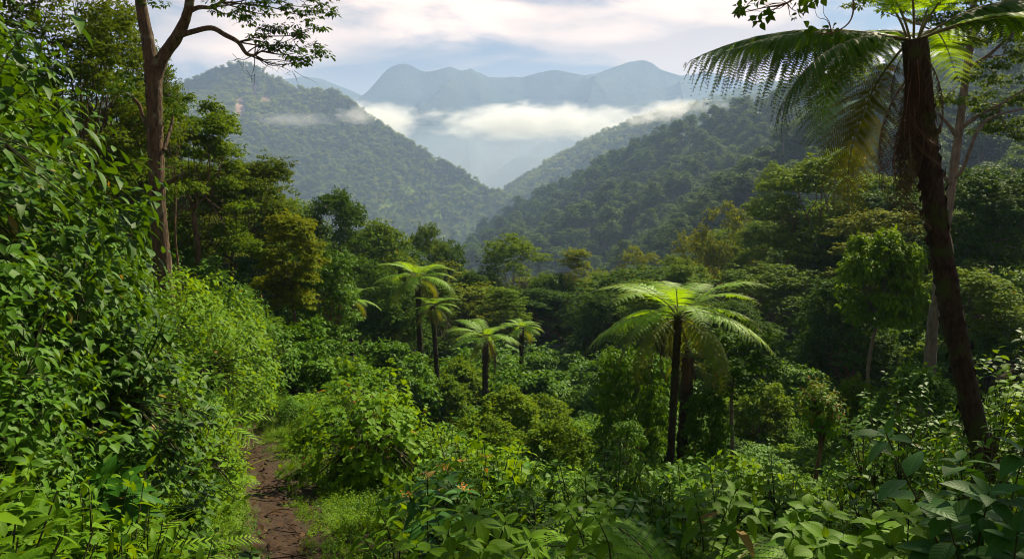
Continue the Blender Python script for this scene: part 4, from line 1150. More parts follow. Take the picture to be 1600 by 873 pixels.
def right_tree():
    rng = np.random.default_rng(99)
    Y = 34
    foot = at(1452, 560, Y); foot[2] = gz(foot[0], Y)
    O = foot
    e = empty('pale_trunk_tree', tuple(foot)); tag(e, 'tall pale barked tree behind the leaning tree fern at the upper right', 'tree')
    tr = MB(); cr = MB()
    main = polypx([(1450, 600, Y), (1456, 520, Y), (1470, 420, Y), (1484, 310, Y), (1496, 220, Y), (1508, 130, Y), (1518, 50, Y), (1524, -40, Y), (1530, -140, Y)]); main[0] = foot - [0, 0, .5]
    tube(tr, main - O, [.34, .23, .20, .18, .165, .155, .14, .11, .06], 12, 8, bump=.07)
    limbs = [[(1502, 200, Y), (1530, 180, Y - .5), (1560, 165, Y - 1), (1600, 140, Y - 1.5)],
             [(1490, 280, Y), (1505, 262, Y - .5), (1530, 200, Y - 1), (1560, 180, Y - 1.5), (1600, 170, Y - 2)],
             [(1512, 105, Y), (1540, 90, Y), (1575, 60, Y - 1), (1620, 20, Y - 1)],
             [(1514, 90, Y), (1480, 60, Y - .5), (1440, 40, Y - 1)],
             [(1518, 60, Y), (1550, 20, Y), (1590, -10, Y)], [(1496, 215, Y), (1478, 190, Y - .5), (1462, 175, Y - 1)],
             [(1486, 290, Y), (1470, 270, Y - .6), (1452, 262, Y - 1)]]
    ls = []
    for l in limbs:
        q = polypx(l); tube(tr, q - O, np.linspace(.10, .03, len(q)), 7, 4); ls.append(q)
    sp = [(1545, 170), (1560, 185), (1580, 160), (1600, 150), (1545, 205), (1575, 195), (1590, 215), (1610, 190), (1530, 150), (1560, 100), (1580, 80), (1600, 90), (1590, 40), (1560, 30), (1540, 10), (1500, 20), (1470, 40), (1440, 30), (1480, 10), (1520, 0), (1580, 0), (1470, 70), (1455, 170), (1470, 150), (1450, 255), (1520, 120), (1555, 130), (1605, 60), (1600, 20), (1540, 60), (1500, -30), (1560, -40), (1610, -30), (1450, -10), (1500, 60), (1620, 120), (1400, 10), (1380, -20), (1350, 0)]
    for px, py in sp:
        c = at(px, py, Y + rng.uniform(-1.8, 1.2))
        q = min(ls + [main[5:]], key=lambda z: np.min(((z - c) ** 2).sum(1)))
        s0 = q[np.argmin(((q - c) ** 2).sum(1))]
        twigs(tr, s0 - O, [c - O], .03, rng)
        leaf_cloud(cr, [c - O + rng.normal(0, .25, 3) * [1, 1, .4] for _ in range(2)], .55, 170, .17, rng, flat=.45)
    link('trunk', tr.build('trunk', BARK_G), e); link('crown', cr.build('crown', G['mid']), e)


right_tree()


# overhanging twig at the top (1140-1260, 0-40)
def top_branch():
    rng = np.random.default_rng(66)
    Y = 8.5
    e = empty('overhanging_branch', tuple(at(1330, -260, Y + 1))); tag(e, 'leafy twig hanging into the top of the view left of the leaning tree fern', 'branch')
    O = at(1330, -260, Y + 1)
    tr = MB(); cr = MB()
    a = polypx([(1330, -260, Y + 1), (1300, -120, Y), (1262, -30, Y), (1230, 5, Y), (1195, 12, Y), (1150, 22, Y)])
    tube(tr, a - O, [.03, .02, .013, .009, .006, .003], 6, 5)
    b = polypx([(1300, -120, Y), (1330, -20, Y), (1330, 30, Y), (1300, 52, Y), (1270, 50, Y)])
    tube(tr, b - O, [.015, .011, .008, .006, .003], 6, 5)
    ends = [(1150, 22), (1165, 5), (1185, 0), (1200, 18), (1215, -8), (1232, 8), (1245, -5), (1255, 20), (1175, 30), (1265, 55), (1285, 45), (1300, 62), (1150, 8), (1270, 0), (1290, -10), (1240, 30)]
    tips = np.array([at(p[0], p[1], Y + rng.uniform(-.25, .25)) - O for p in ends])
    for t_ in tips: twigs(tr, (a[3] if t_[0] + O[0] < a[2][0] else b[3]) - O, [t_], .005, rng)
    whorls(cr, tips, rng.normal(0, .5, (len(tips), 3)) + [-.4, 0, -.2], .09, rng, 9, LEAFW, .3, step=.02)
    link('stem', tr.build('stem', BARK), e); link('foliage', cr.build('foliage', G['dark']), e)


top_branch()


# climbers on the leaning fern stem + right side shrubs
SR = [make_shrub(221, 1.1, 2.2, 240, 0.15, G['herb'], 6, LEAFW, stems=6, droop=.35),
      make_shrub(222, 1.2, 2.4, 280, 0.13, G['shrub'], 6, LEAF, stems=6, droop=.35, tipmat=G['tip'], tip_frac=.15)]
put_plant('broadleaf_shrub', 'light green shrub behind the leaning fern stem at the right edge', SR[0], 7.0, 10.8, 1.15, .3)
put_plant('broadleaf_shrub', 'leafy shrub with yellowish tips left of the leaning fern stem', SR[1], 6.2, 12.5, 0.9, 1.3)
put_plant('broadleaf_shrub', 'tall shrub at the right edge beyond the leaning fern stem', SR[1], 8.8, 13.5, 1.3, 2.3)
put_plant('broadleaf_shrub', 'dark shrub at the lower right edge behind the big leaved herb', SR[0], 4.5, 6.0, 0.45, 5.0)


# big-leaved herbs close to the camera, built stem by stem
def herb(label, foot, stems, leaf, mat, seed, tpl=LEAFW, cat='plant', pairs=5, name='leafy_herb', droop=.35, flower=None):
    rng = np.random.default_rng(seed)
    foot = np.array(foot, float)
    e = empty(name, tuple(foot)); tag(e, label, cat)
    st = MB(); fo = MB(); fl = MB(); nf = 0
    for tip in stems:
        tip = np.array(tip) - foot
        mid = tip * [.35, .35, .55] + rng.normal(0, .05, 3) + [0, 0, .06]
        P = smooth_line([np.array([rng.normal(0, .03), rng.normal(0, .03), -.1]), mid, tip], 8)
        tube(st, P, np.linspace(.0075, .003, len(P)), 6, 1)
        T_ = norm(np.gradient(P, axis=0))
        n = len(P)
        for k in range(pairs + 3):
            f = 1 - k * 0.09 - rng.uniform(0, .03)
            if f < 0.2: break
            i = int(f * (n - 1)); c = P[i]; d = T_[i]
            a0 = k * 1.57 + rng.uniform(-.3, .3)
            A = norm(np.cross(d, [0.1, .2, 1])); B = np.cross(d, A)
            for a in (a0, a0 + math.pi):
                rad = math.cos(a) * A + math.sin(a) * B
                X = rad + d * (.9 if k == 0 else .35) + rng.normal(0, .1, 3); X[2] -= droop * (.2 + .12 * k)
                Nn = d * .7 + np.array([0, 0, .9]) - rad * .1 + rng.normal(0, .12, 3)
                sz = 1.15 * leaf * min(1.1, .62 + .22 * k) * rng.uniform(.85, 1.1)
                stamp(fo, tpl, [c], [X], [Nn], [sz], rng.random(1))
        whorls(fo, P[-1:], T_[-1:], leaf * .85, rng, 6, tpl, .25, .8, step=.006)
        if flower is not None and rng.random() < .8:
            q = P[-1] + np.array([0, 0, .015]); m = 26
            stamp(fl, CARD, q + rng.normal(0, .02, (m, 3)) * [1, 1, .35], rdir(m, rng, -.1, .6), np.tile([0, 0, 1.], (m, 1)), .018, mat=0); nf += 1
    link('stem', st.build('stem', STEM), e); link('foliage', fo.build('foliage', mat), e)
    if nf: link('flower_head', fl.build('flower_head', G['flower']), e)
    return e


def gfoot(px, Y):
    x = (px - 800) / F * Y
    return (x, Y, gz(x, Y))


herb('big leaved herb with long leaning stem at the lower right corner', gfoot(1560, 3.6),
     [at(1385, 678, 3.4), at(1545, 770, 3.3), at(1600, 700, 3.5), at(1500, 720, 3.7), at(1640, 780, 3.2), at(1590, 830, 3.1), at(1480, 800, 3.3), at(1620, 740, 3.9)], .19, G['blue'], 301, pairs=6, tpl=LEAF)
herb('broad leaved herb left of the long leaning stem near the bottom right', gfoot(1430, 3.9),
     [at(1420, 800, 3.7), at(1370, 815, 3.9), at(1460, 830, 3.5), at(1395, 850, 3.6), at(1340, 850, 4.0)], .19, G['herb'], 302, pairs=4)
herb('pale green broad leaved herb at the bottom centre', gfoot(740, 3.7),
     [at(745, 795, 3.5), at(790, 815, 3.4), at(700, 830, 3.5), at(675, 790, 3.9), at(760, 850, 3.2), at(720, 800, 3.8), at(830, 840, 3.4), at(650, 850, 3.6)], .15, G['herb'], 303, pairs=4, tpl=LEAF)
herb('bluish broad leaved herb with orange flower heads near the bottom centre', gfoot(690, 4.6),
     [at(668, 745, 4.5), at(725, 765, 4.7), at(640, 775, 4.4), at(700, 735, 5.0)], .16, G['blue'], 304, pairs=4, tpl=LEAFN, flower=True)
herb('dark five leaved herb on the left bank near the bottom', gfoot(165, 5.0),
     [at(160, 745, 4.8), at(205, 765, 4.9), at(120, 775, 4.7)], .20, G['blue'], 305, pairs=3, tpl=LEAF)
herb('light green herb at the bottom left corner', gfoot(40, 4.3),
     [at(40, 790, 4.1), at(80, 810, 4.0), at(10, 760, 4.2), at(60, 850, 3.9), at(110, 830, 4.2)], .15, G['herb'], 306, pairs=4, tpl=LEAF)
herb('yellow green herb left of the ground fern at the bottom', gfoot(930, 4.8),
     [at(915, 745, 4.8), at(960, 770, 4.7), at(885, 790, 4.5), at(930, 800, 4.3)], .14, G['herb'], 307, pairs=5, tpl=LEAFN)
herb('arching leaved herb just above the ground fern at the bottom', gfoot(1120, 5.2),
     [at(1110, 735, 5.2), at(1150, 765, 5.0), at(1085, 770, 5.0), at(1180, 790, 4.8)], .17, G['herb'], 308, pairs=4, tpl=LEAFN)
herb('leafy herb between the ground fern and the lower right herbs', gfoot(1270, 4.6),
     [at(1260, 790, 4.5), at(1300, 800, 4.6), at(1235, 815, 4.3), at(1290, 840, 4.1)], .15, G['herb'], 309, pairs=4)
herb('tall herb with yellow flower heads right of the red tipped shrub', gfoot(740, 6.2),
     [at(722, 722, 6.2), at(735, 770, 6.0), at(690, 730, 6.4), at(760, 715, 6.6)], .10, G['herb'], 310, pairs=6, tpl=LEAFN, flower=True)
herb('slender leaved herb right of the path near the bottom', gfoot(610, 5.2),
     [at(590, 790, 5.1), at(640, 780, 5.4), at(655, 815, 4.9), at(565, 835, 5.0)], .12, G['herb'], 311, pairs=5, tpl=LEAFN)

def copy_plant(src, x, y, rz, s):
    e = src.copy(); COL.objects.link(e); e.location = (x, y, gz(x, y) - .03); e.rotation_euler = (0, 0, rz); e.scale = (s, s, s)
    for ch in src.children:
        c_ = ch.copy(); COL.objects.link(c_); c_.parent = e
    return e


protos = []
for q in range(3):
    rq = np.random.default_rng(330 + q)
    hx, hy, _ = gfoot((860, 1010, 690)[q], (5.0, 5.4, 6.6)[q]); f0 = np.array([hx, hy, gz(hx, hy) - .03])
    stems_ = [f0 + np.array([rq.normal(0, .22), rq.normal(0, .22), rq.uniform(.55, .95)]) for _ in range(7)]
    h_ = herb('broad leaved herb in the foreground undergrowth', f0, stems_, (.13, .12, .14)[q], (G['shrub'], G['blue'], G['shrub'])[q], 340 + q, tpl=(LEAF, LEAFN, LEAFW)[q], pairs=5)
    h_['group'] = 'broad leaved herbs of the foreground'; protos.append(h_)
rq = np.random.default_rng(350); k = 0
while k < 26:
    Y = rq.uniform(3.8, 8.5); px = rq.uniform(-20, 1620); X = (px - 800) / F * Y
    if -.7 < X - float(path_x(Y)) < 1.5 or (300 < px < 540 and Y < 7.5): continue
    copy_plant(protos[k % 3], X, Y, rq.uniform(0, 6.28), rq.uniform(.65, 1.05)); k += 1

# ground ferns
GF = [frond(1.2, 0.85, 1.7, pairs=24, width=0.24, hang=.3, pn=12, seed=41).build('frond', [G['frond'], RACHIS]),
      frond(1.2, 0.7, 1.5, pairs=24, width=0.22, hang=.3, pn=12, seed=42, sway=-.1).build('frond', [G['frond'], RACHIS])]


GF2 = [frond(1.2, 1.35, 2.7, pairs=26, width=0.22, hang=.3, pn=16, seed=43).build('frond', [G['frond'], RACHIS]),
       frond(1.2, 1.3, 2.5, pairs=26, width=0.22, hang=.3, pn=16, seed=44, sway=-.1).build('frond', [G['frond'], RACHIS])]


def ground_fern(label, x, y, s, seed, n=7, z=None, kinds=GF, azs=None):
    rng = np.random.default_rng(seed)
    e = empty('ground_fern', (x, y, gz(x, y) if z is None else z)); tag(e, label, 'fern')
    for i in range(n):
        o = link('frond', kinds[i % 2], e); o.rotation_euler = (rng.normal(0, .08), rng.uniform(-.15, .1), azs[i] if azs else i / n * 6.28 + rng.normal(0, .15)); o.scale = (s * rng.uniform(.85, 1.1),) * 3


c = at(1090, 900, 4.5); ground_fern('bright feathery ground fern arching over the bottom edge', c[0], 4.5, 1.65, 1, 7, kinds=GF2, azs=(.1, 3.0, -.45, 3.6, .6, 2.5, -1.0))
c = at(895, 640, 27); ground_fern('light green fern low in the clearing left of the bulky vine covered mass', c[0], 27, 1.6, 2, 8)
c = at(300, 735, 7.6); ground_fern('feathery fern on the bank left of the path', c[0], 7.6, 0.6, 3, 7)
c = at(440, 575, 22); ground_fern('fern at the foot of the slim curved tree', c[0], 22, 0.9, 4, 7)

# ------------------------------------------------------------------ undergrowth (stuff nobody could count)
def u_herb(seed, n_st, H, Rr, leaf, mat, tpl=LEAF4, k=6):
    rng = np.random.default_rng(seed); mb = MB()
    a = rng.uniform(0, 6.28, n_st); r = Rr * rng.random(n_st) ** .5
    base = np.column_stack([r * .5 * np.cos(a), r * .5 * np.sin(a), np.zeros(n_st)])
    tips = np.column_stack([r * np.cos(a), r * np.sin(a), H * rng.uniform(.45, 1, n_st)])
    for b_, t_ in zip(base, tips): tube(mb, [b_ - [0, 0, .05], b_ * .4 + t_ * .6 + [0, 0, .02], t_], [.004, .003, .002], 3, 1, mat=1)
    d = norm(tips - base * .5 + rng.normal(0, .1, (n_st, 3)))
    whorls(mb, tips, d, leaf, rng, k, tpl, .35, step=leaf * .4)
    whorls(mb, tips - d * leaf * 2.2, d, leaf * 1.1, rng, max(3, k // 2), tpl, .5, step=leaf * .5)
    return mb.build('undergrowth_plant', [mat, STEM])


def u_grass(seed, n, H, Rr):
    rng = np.random.default_rng(seed); mb = MB()
    a = rng.uniform(0, 6.28, n)
    xs = np.linspace(0, 1, 6); w = .5 * (1 - xs ** 2) + .02
    V = []
    for x_, w_ in zip(xs, w): V += [(x_, w_, -.55 * x_ ** 2), (x_, -w_, -.55 * x_ ** 2)]
    Fc = np.array([(2 * i, 2 * i + 1, 2 * i + 3, 2 * i + 2) for i in range(5)])
    UV = np.array([(x_, v) for x_ in xs for v in (1, 0)])
    D = np.column_stack([np.cos(a), np.sin(a), rng.uniform(.8, 2.4, n)])
    P = np.column_stack([rng.normal(0, Rr * .35, n), rng.normal(0, Rr * .35, n), np.zeros(n)])
    side = np.column_stack([-np.sin(a), np.cos(a), np.zeros(n)])
    Nn = np.cross(D, side); Nn *= np.sign(Nn[:, 2:3] + 1e-9)
    stamp(mb, (np.array(V), Fc, UV), P, D, Nn, H * rng.uniform(.6, 1.2, n), wid=0.03)
    return mb.build('grass_tuft', G['grass'])


def u_mound(seed, Rr, H, n, leaf, mat, tpl=CARD):
    rng = np.random.default_rng(seed); mb = MB()
    nc = 9
    a = rng.uniform(0, 6.28, nc); r = Rr * .75 * rng.random(nc) ** .5
    cs = np.column_stack([r * np.cos(a), r * np.sin(a), H * rng.uniform(.3, .75, nc)])
    clump_leaves(mb, cs, Rr * .42 * rng.uniform(.7, 1.3, nc), np.full(nc, n // nc), leaf, rng, tpl, .7, .35, .2)
    return mb.build('mound', mat)


def u_fern(seed):
    mb = MB(); rng = np.random.default_rng(seed)
    for i in range(6):
        f = frond(.55, .8, 1.5, pairs=14, width=.2, hang=.2, pn=6, seed=seed + i, simple=True)
        a = i / 6 * 6.28 + rng.normal(0, .2); c_, s_ = math.cos(a), math.sin(a)
        Rm = np.array([[c_, -s_, 0], [s_, c_, 0], [0, 0, 1]])
        off = mb.n
        for v, fc, uv, r_, m_ in zip(f.v, f.f, f.uv, f.r, f.m):
            mb.v.append((v @ Rm.T).astype(np.float32)); mb.f.append(fc + off); mb.uv.append(uv); mb.r.append(r_); mb.m.append(m_)
        mb.n += f.n
    return mb.build('small_fern', [G['frond'], RACHIS])


U = [u_herb(401, 9, .42, .30, .085, G['herb']), u_herb(402, 11, .36, .32, .070, G['low']), u_herb(403, 7, .55, .25, .11, G['herb'], LEAFN, 7), u_herb(404, 12, .26, .35, .060, G['low']),
     u_grass(405, 60, .48, .30), u_grass(406, 50, .34, .3), u_fern(407), u_herb(408, 8, .42, .28, .085, G['shrub'], LEAFW)]
nU = len(U)


def scatter_plants(name, variants, probs, n, xr, yr, smin, smax, rng, keep=None, clear=.17, tilt=.12, yexp=1.0):
    Y = yr[0] + (yr[1] - yr[0]) * rng.random(n) ** yexp
    X = rng.uniform(-1, 1, n) * (xr[0] + xr[1] * np.maximum(Y, 0))
    px = path_x(Y)
    ok = (np.abs(X - px) > clear + .1 * rng.random(n)) | (Y > 20.5)
    ok &= ~((Y < 6.2) & (X - px > -.35) & (X - px < .55))
    if keep is not None: ok &= keep(X, Y)
    X, Y = X[ok], Y[ok]; n = len(X)
    P = np.column_stack([X, Y, gzs(X, Y) - .03])
    rot = np.column_stack([rng.normal(0, tilt, n), rng.normal(0, tilt, n), rng.uniform(0, 6.28, n)])
    uu = X - path_x(Y); near_path = (uu > 0) & (uu < 2.2) & (Y < 20)
    lf = np.array([0.5 + 1.1 * fbm(float(a) * .55, float(b) * .55, 7.7, 3) for a, b in zip(X, Y)])
    s = rng.uniform(smin, smax, n) * np.clip(0.55 + 0.9 * lf, .45, 1.7)
    s = np.where((uu < 0) & (uu > -.7) & (Y < 20), np.minimum(s, .28 + .9 * np.clip(-uu - .3, 0, 2)), s)
    s = np.where(near_path, np.minimum(s, .30 + .42 * np.clip(uu - .3, 0, 2)), s)
    idx = rng.choice(len(variants), n, p=np.array(probs) / np.sum(probs))
    print(name, n)
    return scatter(name, variants, P, rot, np.column_stack([s, s, s * rng.uniform(.8, 1.25, n)]), idx)


rng = np.random.default_rng(55)
NB = [make_shrub(231, .55, .8, 150, .085, G['herb'], 6, LEAFN, stems=5, droop=.4), make_shrub(232, .6, .65, 170, .075, G['low'], 6, LEAF4, stems=5, droop=.4),
      make_shrub(233, .5, 1.0, 150, .095, G['bush'], 6, LEAF4, stems=5, droop=.5), make_shrub(234, .6, .8, 150, .09, G['herb'], 6, LEAFW, stems=5, droop=.4)]
k = 0
for _ in range(400):
    Y = 5.5 + 17 * rng.random(); X = rng.uniform(-.55, .64) * Y
    pq = 800 + X / Y * F
    if (1225 < pq < 1335 and Y < 18) or (1010 < pq < 1190 and 9 < Y < 23): continue
    if -1.0 < X - path_x(Y) < 1.6 or abs(X - 6.3) < .6 and abs(Y - 10) < .7: continue
    if k >= 70: break
    s = rng.uniform(.7, 1.35) * (0.8 + Y / 30)
    put_plant('low_bush', 'low leafy bush growing in the undergrowth of the clearing', NB[k % 4], X, Y, s, rng.uniform(0, 6.28), cat='bush', group='low bushes in the undergrowth', scz=s * rng.uniform(.8, 1.3)); k += 1
scatter_plants('undergrowth', U, [5, 5, 3, 4, 1.5, 1.2, 1, 2], 3300, (1.6, .62), (2.3, 9), .7, 1.35, rng, yexp=.75)
scatter_plants('undergrowth', U, [4, 6, 2, 6, 2.2, 1.2, 1, 1], 9500, (1.6, .62), (8, 20), .8, 1.6, rng, yexp=.75)
U2 = [u_mound(411, .8, .9, 2600, .10, G['low']), u_mound(412, .9, .6, 2600, .10, G['low']), u_mound(413, .7, 1.2, 2600, .10, G['bush']), u_mound(414, .9, 1.0, 2600, .11, G['bush'])]
scatter_plants('undergrowth_bushes', U2, [3, 3, 2, 2], 3400, (2, .66), (12, 46), .45, 1.05, rng, clear=.9, yexp=.8)
scatter_plants('undergrowth_bushes', U2, [1, 1, 2, 2], 3600, (2, .7), (40, 110), 1.2, 2.4, rng, clear=1, yexp=.7)

def path_litter():
    rng = np.random.default_rng(71)
    n = 420
    Y = 4 + 14.5 * rng.random(n) ** 1.2; X = path_x(Y) + rng.normal(0, .20, n)
    P = np.column_stack([X, Y, gzs(X, Y) + .045])
    D = rng.normal(0, 1, (n, 3)) * [1, 1, .15]
    mb = MB(); stamp(mb, CARD, P, D, np.array([0, 0, 1.]) + rng.normal(0, .25, (n, 3)), rng.uniform(.03, .09, n))
    o = link('leaf_litter', mb.build('leaf_litter', LITTER)); tag(o, kind='stuff')
    mb = MB(); m = 45
    ico = [(0, 0, 1), (.9, 0, .3), (.28, .85, .35), (-.72, .53, .3), (-.72, -.53, .35), (.28, -.85, .3), (0, 0, -.5)]
    for _ in range(m):
        y = 4 + 14 * rng.random(); x = float(path_x(y)) + rng.normal(0, .17); r = rng.uniform(.008, .035)
        c = np.array([x, y, gz(x, y) + .03]); sc = rng.uniform(.6, 1.3, 3) * r
        mb.add(np.array(ico) * sc + c, [(0, a, a % 5 + 1) for a in range(1, 6)] + [(6, a % 5 + 1, a) for a in range(1, 6)])
    for _ in range(26):
        y = 4 + 12 * rng.random(); x = float(path_x(y)) + rng.normal(0, .15); a = rng.uniform(0, 3.14); l = rng.uniform(.08, .3)
        p = np.array([x, y, gz(x, y) + .05]); d = np.array([math.cos(a), math.sin(a), 0]) * l
        tube(mb, [p - d, p + rng.normal(0, .015, 3), p + d], [.005, .006, .003], 5, 3)
    o = link('path_debris', mb.build('path_debris', SOIL)); tag(o, kind='stuff')


LITTER = leaf_mat('dead_leaf_litter', (0.03, 0.018, 0.009), (0.11, 0.065, 0.028), gloss=0.8, transl=0.1, old_at=1.1, tcol=(1, 1, 1), spec=.05)
path_litter()

# ------------------------------------------------------------------ haze, cloud banks, valley fog
def vol_mat(name, color, dens, aniso=.3):
    m, nt, N, L = new_mat(name)
    out = N.new('ShaderNodeOutputMaterial'); v = N.new('ShaderNodeVolumePrincipled')
    v.inputs['Color'].default_value = (*color, 1); v.inputs['Density'].default_value = dens; v.inputs['Anisotropy'].default_value = aniso
    L.new(v.outputs[0], out.inputs['Volume'])
    return m, nt, v


def box(name, lo, hi, mat):
    x0, y0, z0 = lo; x1, y1, z1 = hi
    V = [(x0, y0, z0), (x1, y0, z0), (x1, y1, z0), (x0, y1, z0), (x0, y0, z1), (x1, y0, z1), (x1, y1, z1), (x0, y1, z1)]
    Fc = [(0, 3, 2, 1), (4, 5, 6, 7), (0, 1, 5, 4), (1, 2, 6, 5), (2, 3, 7, 6), (3, 0, 4, 7)]
    mb = MB(); mb.add(V, Fc); return link(name, mb.build(name, mat, smooth=False))


HAZE, _, _ = vol_mat('haze_air', (0.46, 0.65, 1.0), 0.00022, .15)
o = box('haze', (-5200, -200, -260), (5200, 7600, float(max(TOPZ)) + 25), HAZE); tag(o, kind='stuff')



def cloud_bank(name, c, r, dens, scale, seed, soft=1.0, step=1.0):
    """a bank of low cloud: an ellipsoid of uneven density"""
    m, nt, N, L = new_mat(name)
    out = N.new('ShaderNodeOutputMaterial'); v = N.new('ShaderNodeVolumePrincipled')
    v.inputs['Color'].default_value = (.97, .97, .97, 1); v.inputs['Anisotropy'].default_value = .2
    tc = N.new('ShaderNodeTexCoord')
    ln = N.new('ShaderNodeVectorMath'); ln.operation = 'LENGTH'; L.new(tc.outputs['Object'], ln.inputs[0])
    mp = N.new('ShaderNodeMapping'); mp.inputs['Scale'].default_value = (r[0] / r[2] * scale * .45, r[1] / r[2] * scale * .45, scale); mp.inputs['Location'].default_value = (seed, seed * 2, 0)
    L.new(tc.outputs['Object'], mp.inputs['Vector'])
    nz = N.new('ShaderNodeTexNoise'); nz.inputs['Scale'].default_value = 1; nz.inputs['Detail'].default_value = 6; nz.inputs['Roughness'].default_value = .6; nz.inputs['Distortion'].default_value = .6; L.new(mp.outputs[0], nz.inputs['Vector'])
    a = N.new('ShaderNodeMath'); a.operation = 'MULTIPLY_ADD'; a.inputs[1].default_value = 3.4; a.inputs[2].default_value = -1.45; L.new(nz.outputs['Fac'], a.inputs[0])
    b = N.new('ShaderNodeMath'); b.operation = 'SUBTRACT'; b.inputs[0].default_value = 1; L.new(ln.outputs['Value'], b.inputs[1])
    b2 = N.new('ShaderNodeMath'); b2.operation = 'MULTIPLY'; b2.inputs[1].default_value = 1.6; L.new(b.outputs[0], b2.inputs[0])
    c2 = N.new('ShaderNodeMath'); c2.operation = 'ADD'; L.new(a.outputs[0], c2.inputs[0]); L.new(b2.outputs[0], c2.inputs[1])
    d = N.new('ShaderNodeMath'); d.operation = 'MULTIPLY_ADD'; d.inputs[1].default_value = 1.4; d.inputs[2].default_value = -0.85; L.new(c2.outputs[0], d.inputs[0]); d.use_clamp = True
    e = N.new('ShaderNodeMath'); e.operation = 'MULTIPLY'; e.inputs[1].default_value = dens; L.new(d.outputs[0], e.inputs[0])
    L.new(e.outputs[0], v.inputs['Density']); L.new(v.outputs[0], out.inputs['Volume'])
    m.cycles.volume_step_rate = step
    mb = MB()
    nu, nv = 24, 12
    V = [(math.cos(i / nu * 6.28318) * math.sin(j / nv * math.pi), math.sin(i / nu * 6.28318) * math.sin(j / nv * math.pi), math.cos(j / nv * math.pi)) for j in range(nv + 1) for i in range(nu)]
    Fc = [(j * nu + i, (j + 1) * nu + i, (j + 1) * nu + (i + 1) % nu, j * nu + (i + 1) % nu) for j in range(nv) for i in range(nu)]
    mb.add(V, Fc)
    o = link('cloud_mist', mb.build('cloud_mist', m)); o.location = c; o.scale = r; tag(o, kind='stuff')
    return o


CLOUDS = [
    # px range, py, Y, depth, half height px, density
    (525, 660, 188, 1950, 180, 24, .014, 3), (660, 1030, 192, 2050, 220, 24, .015, 7), (970, 1150, 182, 1640, 90, 22, .022, 11),
    (385, 535, 187, 1330, 70, 10, .0042, 15), (525, 590, 181, 1480, 60, 13, .010, 19), (1120, 1230, 190, 1500, 80, 14, .012, 23)]
for (x0, x1, py, Y, dp, hh, dn, sd_) in CLOUDS:
    c = at((x0 + x1) / 2, py, Y); cloud_bank('cloud_bank', c, ((x1 - x0) / 2 / F * Y * 1.15, dp, hh / F * Y * 1.4), dn, 1.6, sd_)  # low clouds built as volume banks inside the haze
VM, _, _ = vol_mat('valley_mist', (0.80, 0.90, 1.0), 0.00042, .1)
mb = MB(); nu, nv = 48, 24
V = [(math.cos(i / nu * 6.28318) * math.sin(j / nv * math.pi), math.sin(i / nu * 6.28318) * math.sin(j / nv * math.pi), math.cos(j / nv * math.pi)) for j in range(nv + 1) for i in range(nu)]
V = [(x * (1 + .12 * fbm(x * 2, y * 2, z, 3)), y, z * (1 + .18 * fbm(x * 3, y * 3, z + 4, 3))) for x, y, z in V]
mb.add(V, [(j * nu + i, (j + 1) * nu + i, (j + 1) * nu + (i + 1) % nu, j * nu + (i + 1) % nu) for j in range(nv) for i in range(nu)])
o = link('cloud_mist', mb.build('valley_mist', VM)); o.location = (0, 3000, -90); o.scale = (1300, 1050, 400); tag(o, kind='stuff')

# ------------------------------------------------------------------ sky, sun
SUN_EL, SUN_AZ = 44, 40       # azimuth clockwise from the view direction (+Y)
w = bpy.data.worlds.new('World'); scene.world = w; w.use_nodes = True
nt = w.node_tree; N, L = nt.nodes, nt.links; N.clear()
out = N.new('ShaderNodeOutputWorld'); bg = N.new('ShaderNodeBackground'); bg.inputs['Strength'].default_value = 0.05
sky = N.new('ShaderNodeTexSky'); sky.sky_type = 'NISHITA'; sky.sun_disc = False
sky.sun_elevation = R(SUN_EL); sky.sun_rotation = R(SUN_AZ); sky.air_density = 1.2; sky.dust_density = 2.0; sky.ozone_density = 1.0
tc = N.new('ShaderNodeTexCoord'); sx = N.new('ShaderNodeSeparateXYZ'); L.new(tc.outputs['Generated'], sx.inputs[0])
zz = N.new('ShaderNodeMath'); zz.operation = 'ADD'; zz.inputs[1].default_value = 0.32; L.new(sx.outputs['Z'], zz.inputs[0])
zm = N.new('ShaderNodeMath'); zm.operation = 'MAXIMUM'; zm.inputs[1].default_value = 0.10; L.new(zz.outputs[0], zm.inputs[0])
dv = N.new('ShaderNodeVectorMath'); dv.operation = 'DIVIDE'; cb = N.new('ShaderNodeCombineXYZ')
for i in range(3): L.new(zm.outputs[0], cb.inputs[i])
L.new(tc.outputs['Generated'], dv.inputs[0]); dv.inputs[1].default_value = (1, 1, 1)
mp = N.new('ShaderNodeMapping'); mp.inputs['Scale'].default_value = (1.3, 1.3, 5.2); mp.inputs['Location'].default_value = (3.3, 1.7, 0); L.new(dv.outputs[0], mp.inputs['Vector'])
n1 = N.new('ShaderNodeTexNoise'); n1.inputs['Scale'].default_value = 2.1; n1.inputs['Detail'].default_value = 10; n1.inputs['Roughness'].default_value = 0.55; n1.inputs['Distortion'].default_value = 0.4; L.new(mp.outputs[0], n1.inputs['Vector'])
mr = N.new('ShaderNodeMapRange'); mr.inputs['From Min'].default_value = 0.42; mr.inputs['From Max'].default_value = 0.56; mr.interpolation_type = 'SMOOTHSTEP'; L.new(n1.outputs['Fac'], mr.inputs['Value'])
n2 = N.new('ShaderNodeTexNoise'); n2.inputs['Scale'].default_value = 3.5; n2.inputs['Detail'].default_value = 8; L.new(mp.outputs[0], n2.inputs['Vector'])
cc = N.new('ShaderNodeMix'); cc.data_type = 'RGBA'; cc.inputs['A'].default_value = (5.6, 4.4, 3.9, 1); cc.inputs['B'].default_value = (15.5, 10.9, 7.7, 1)
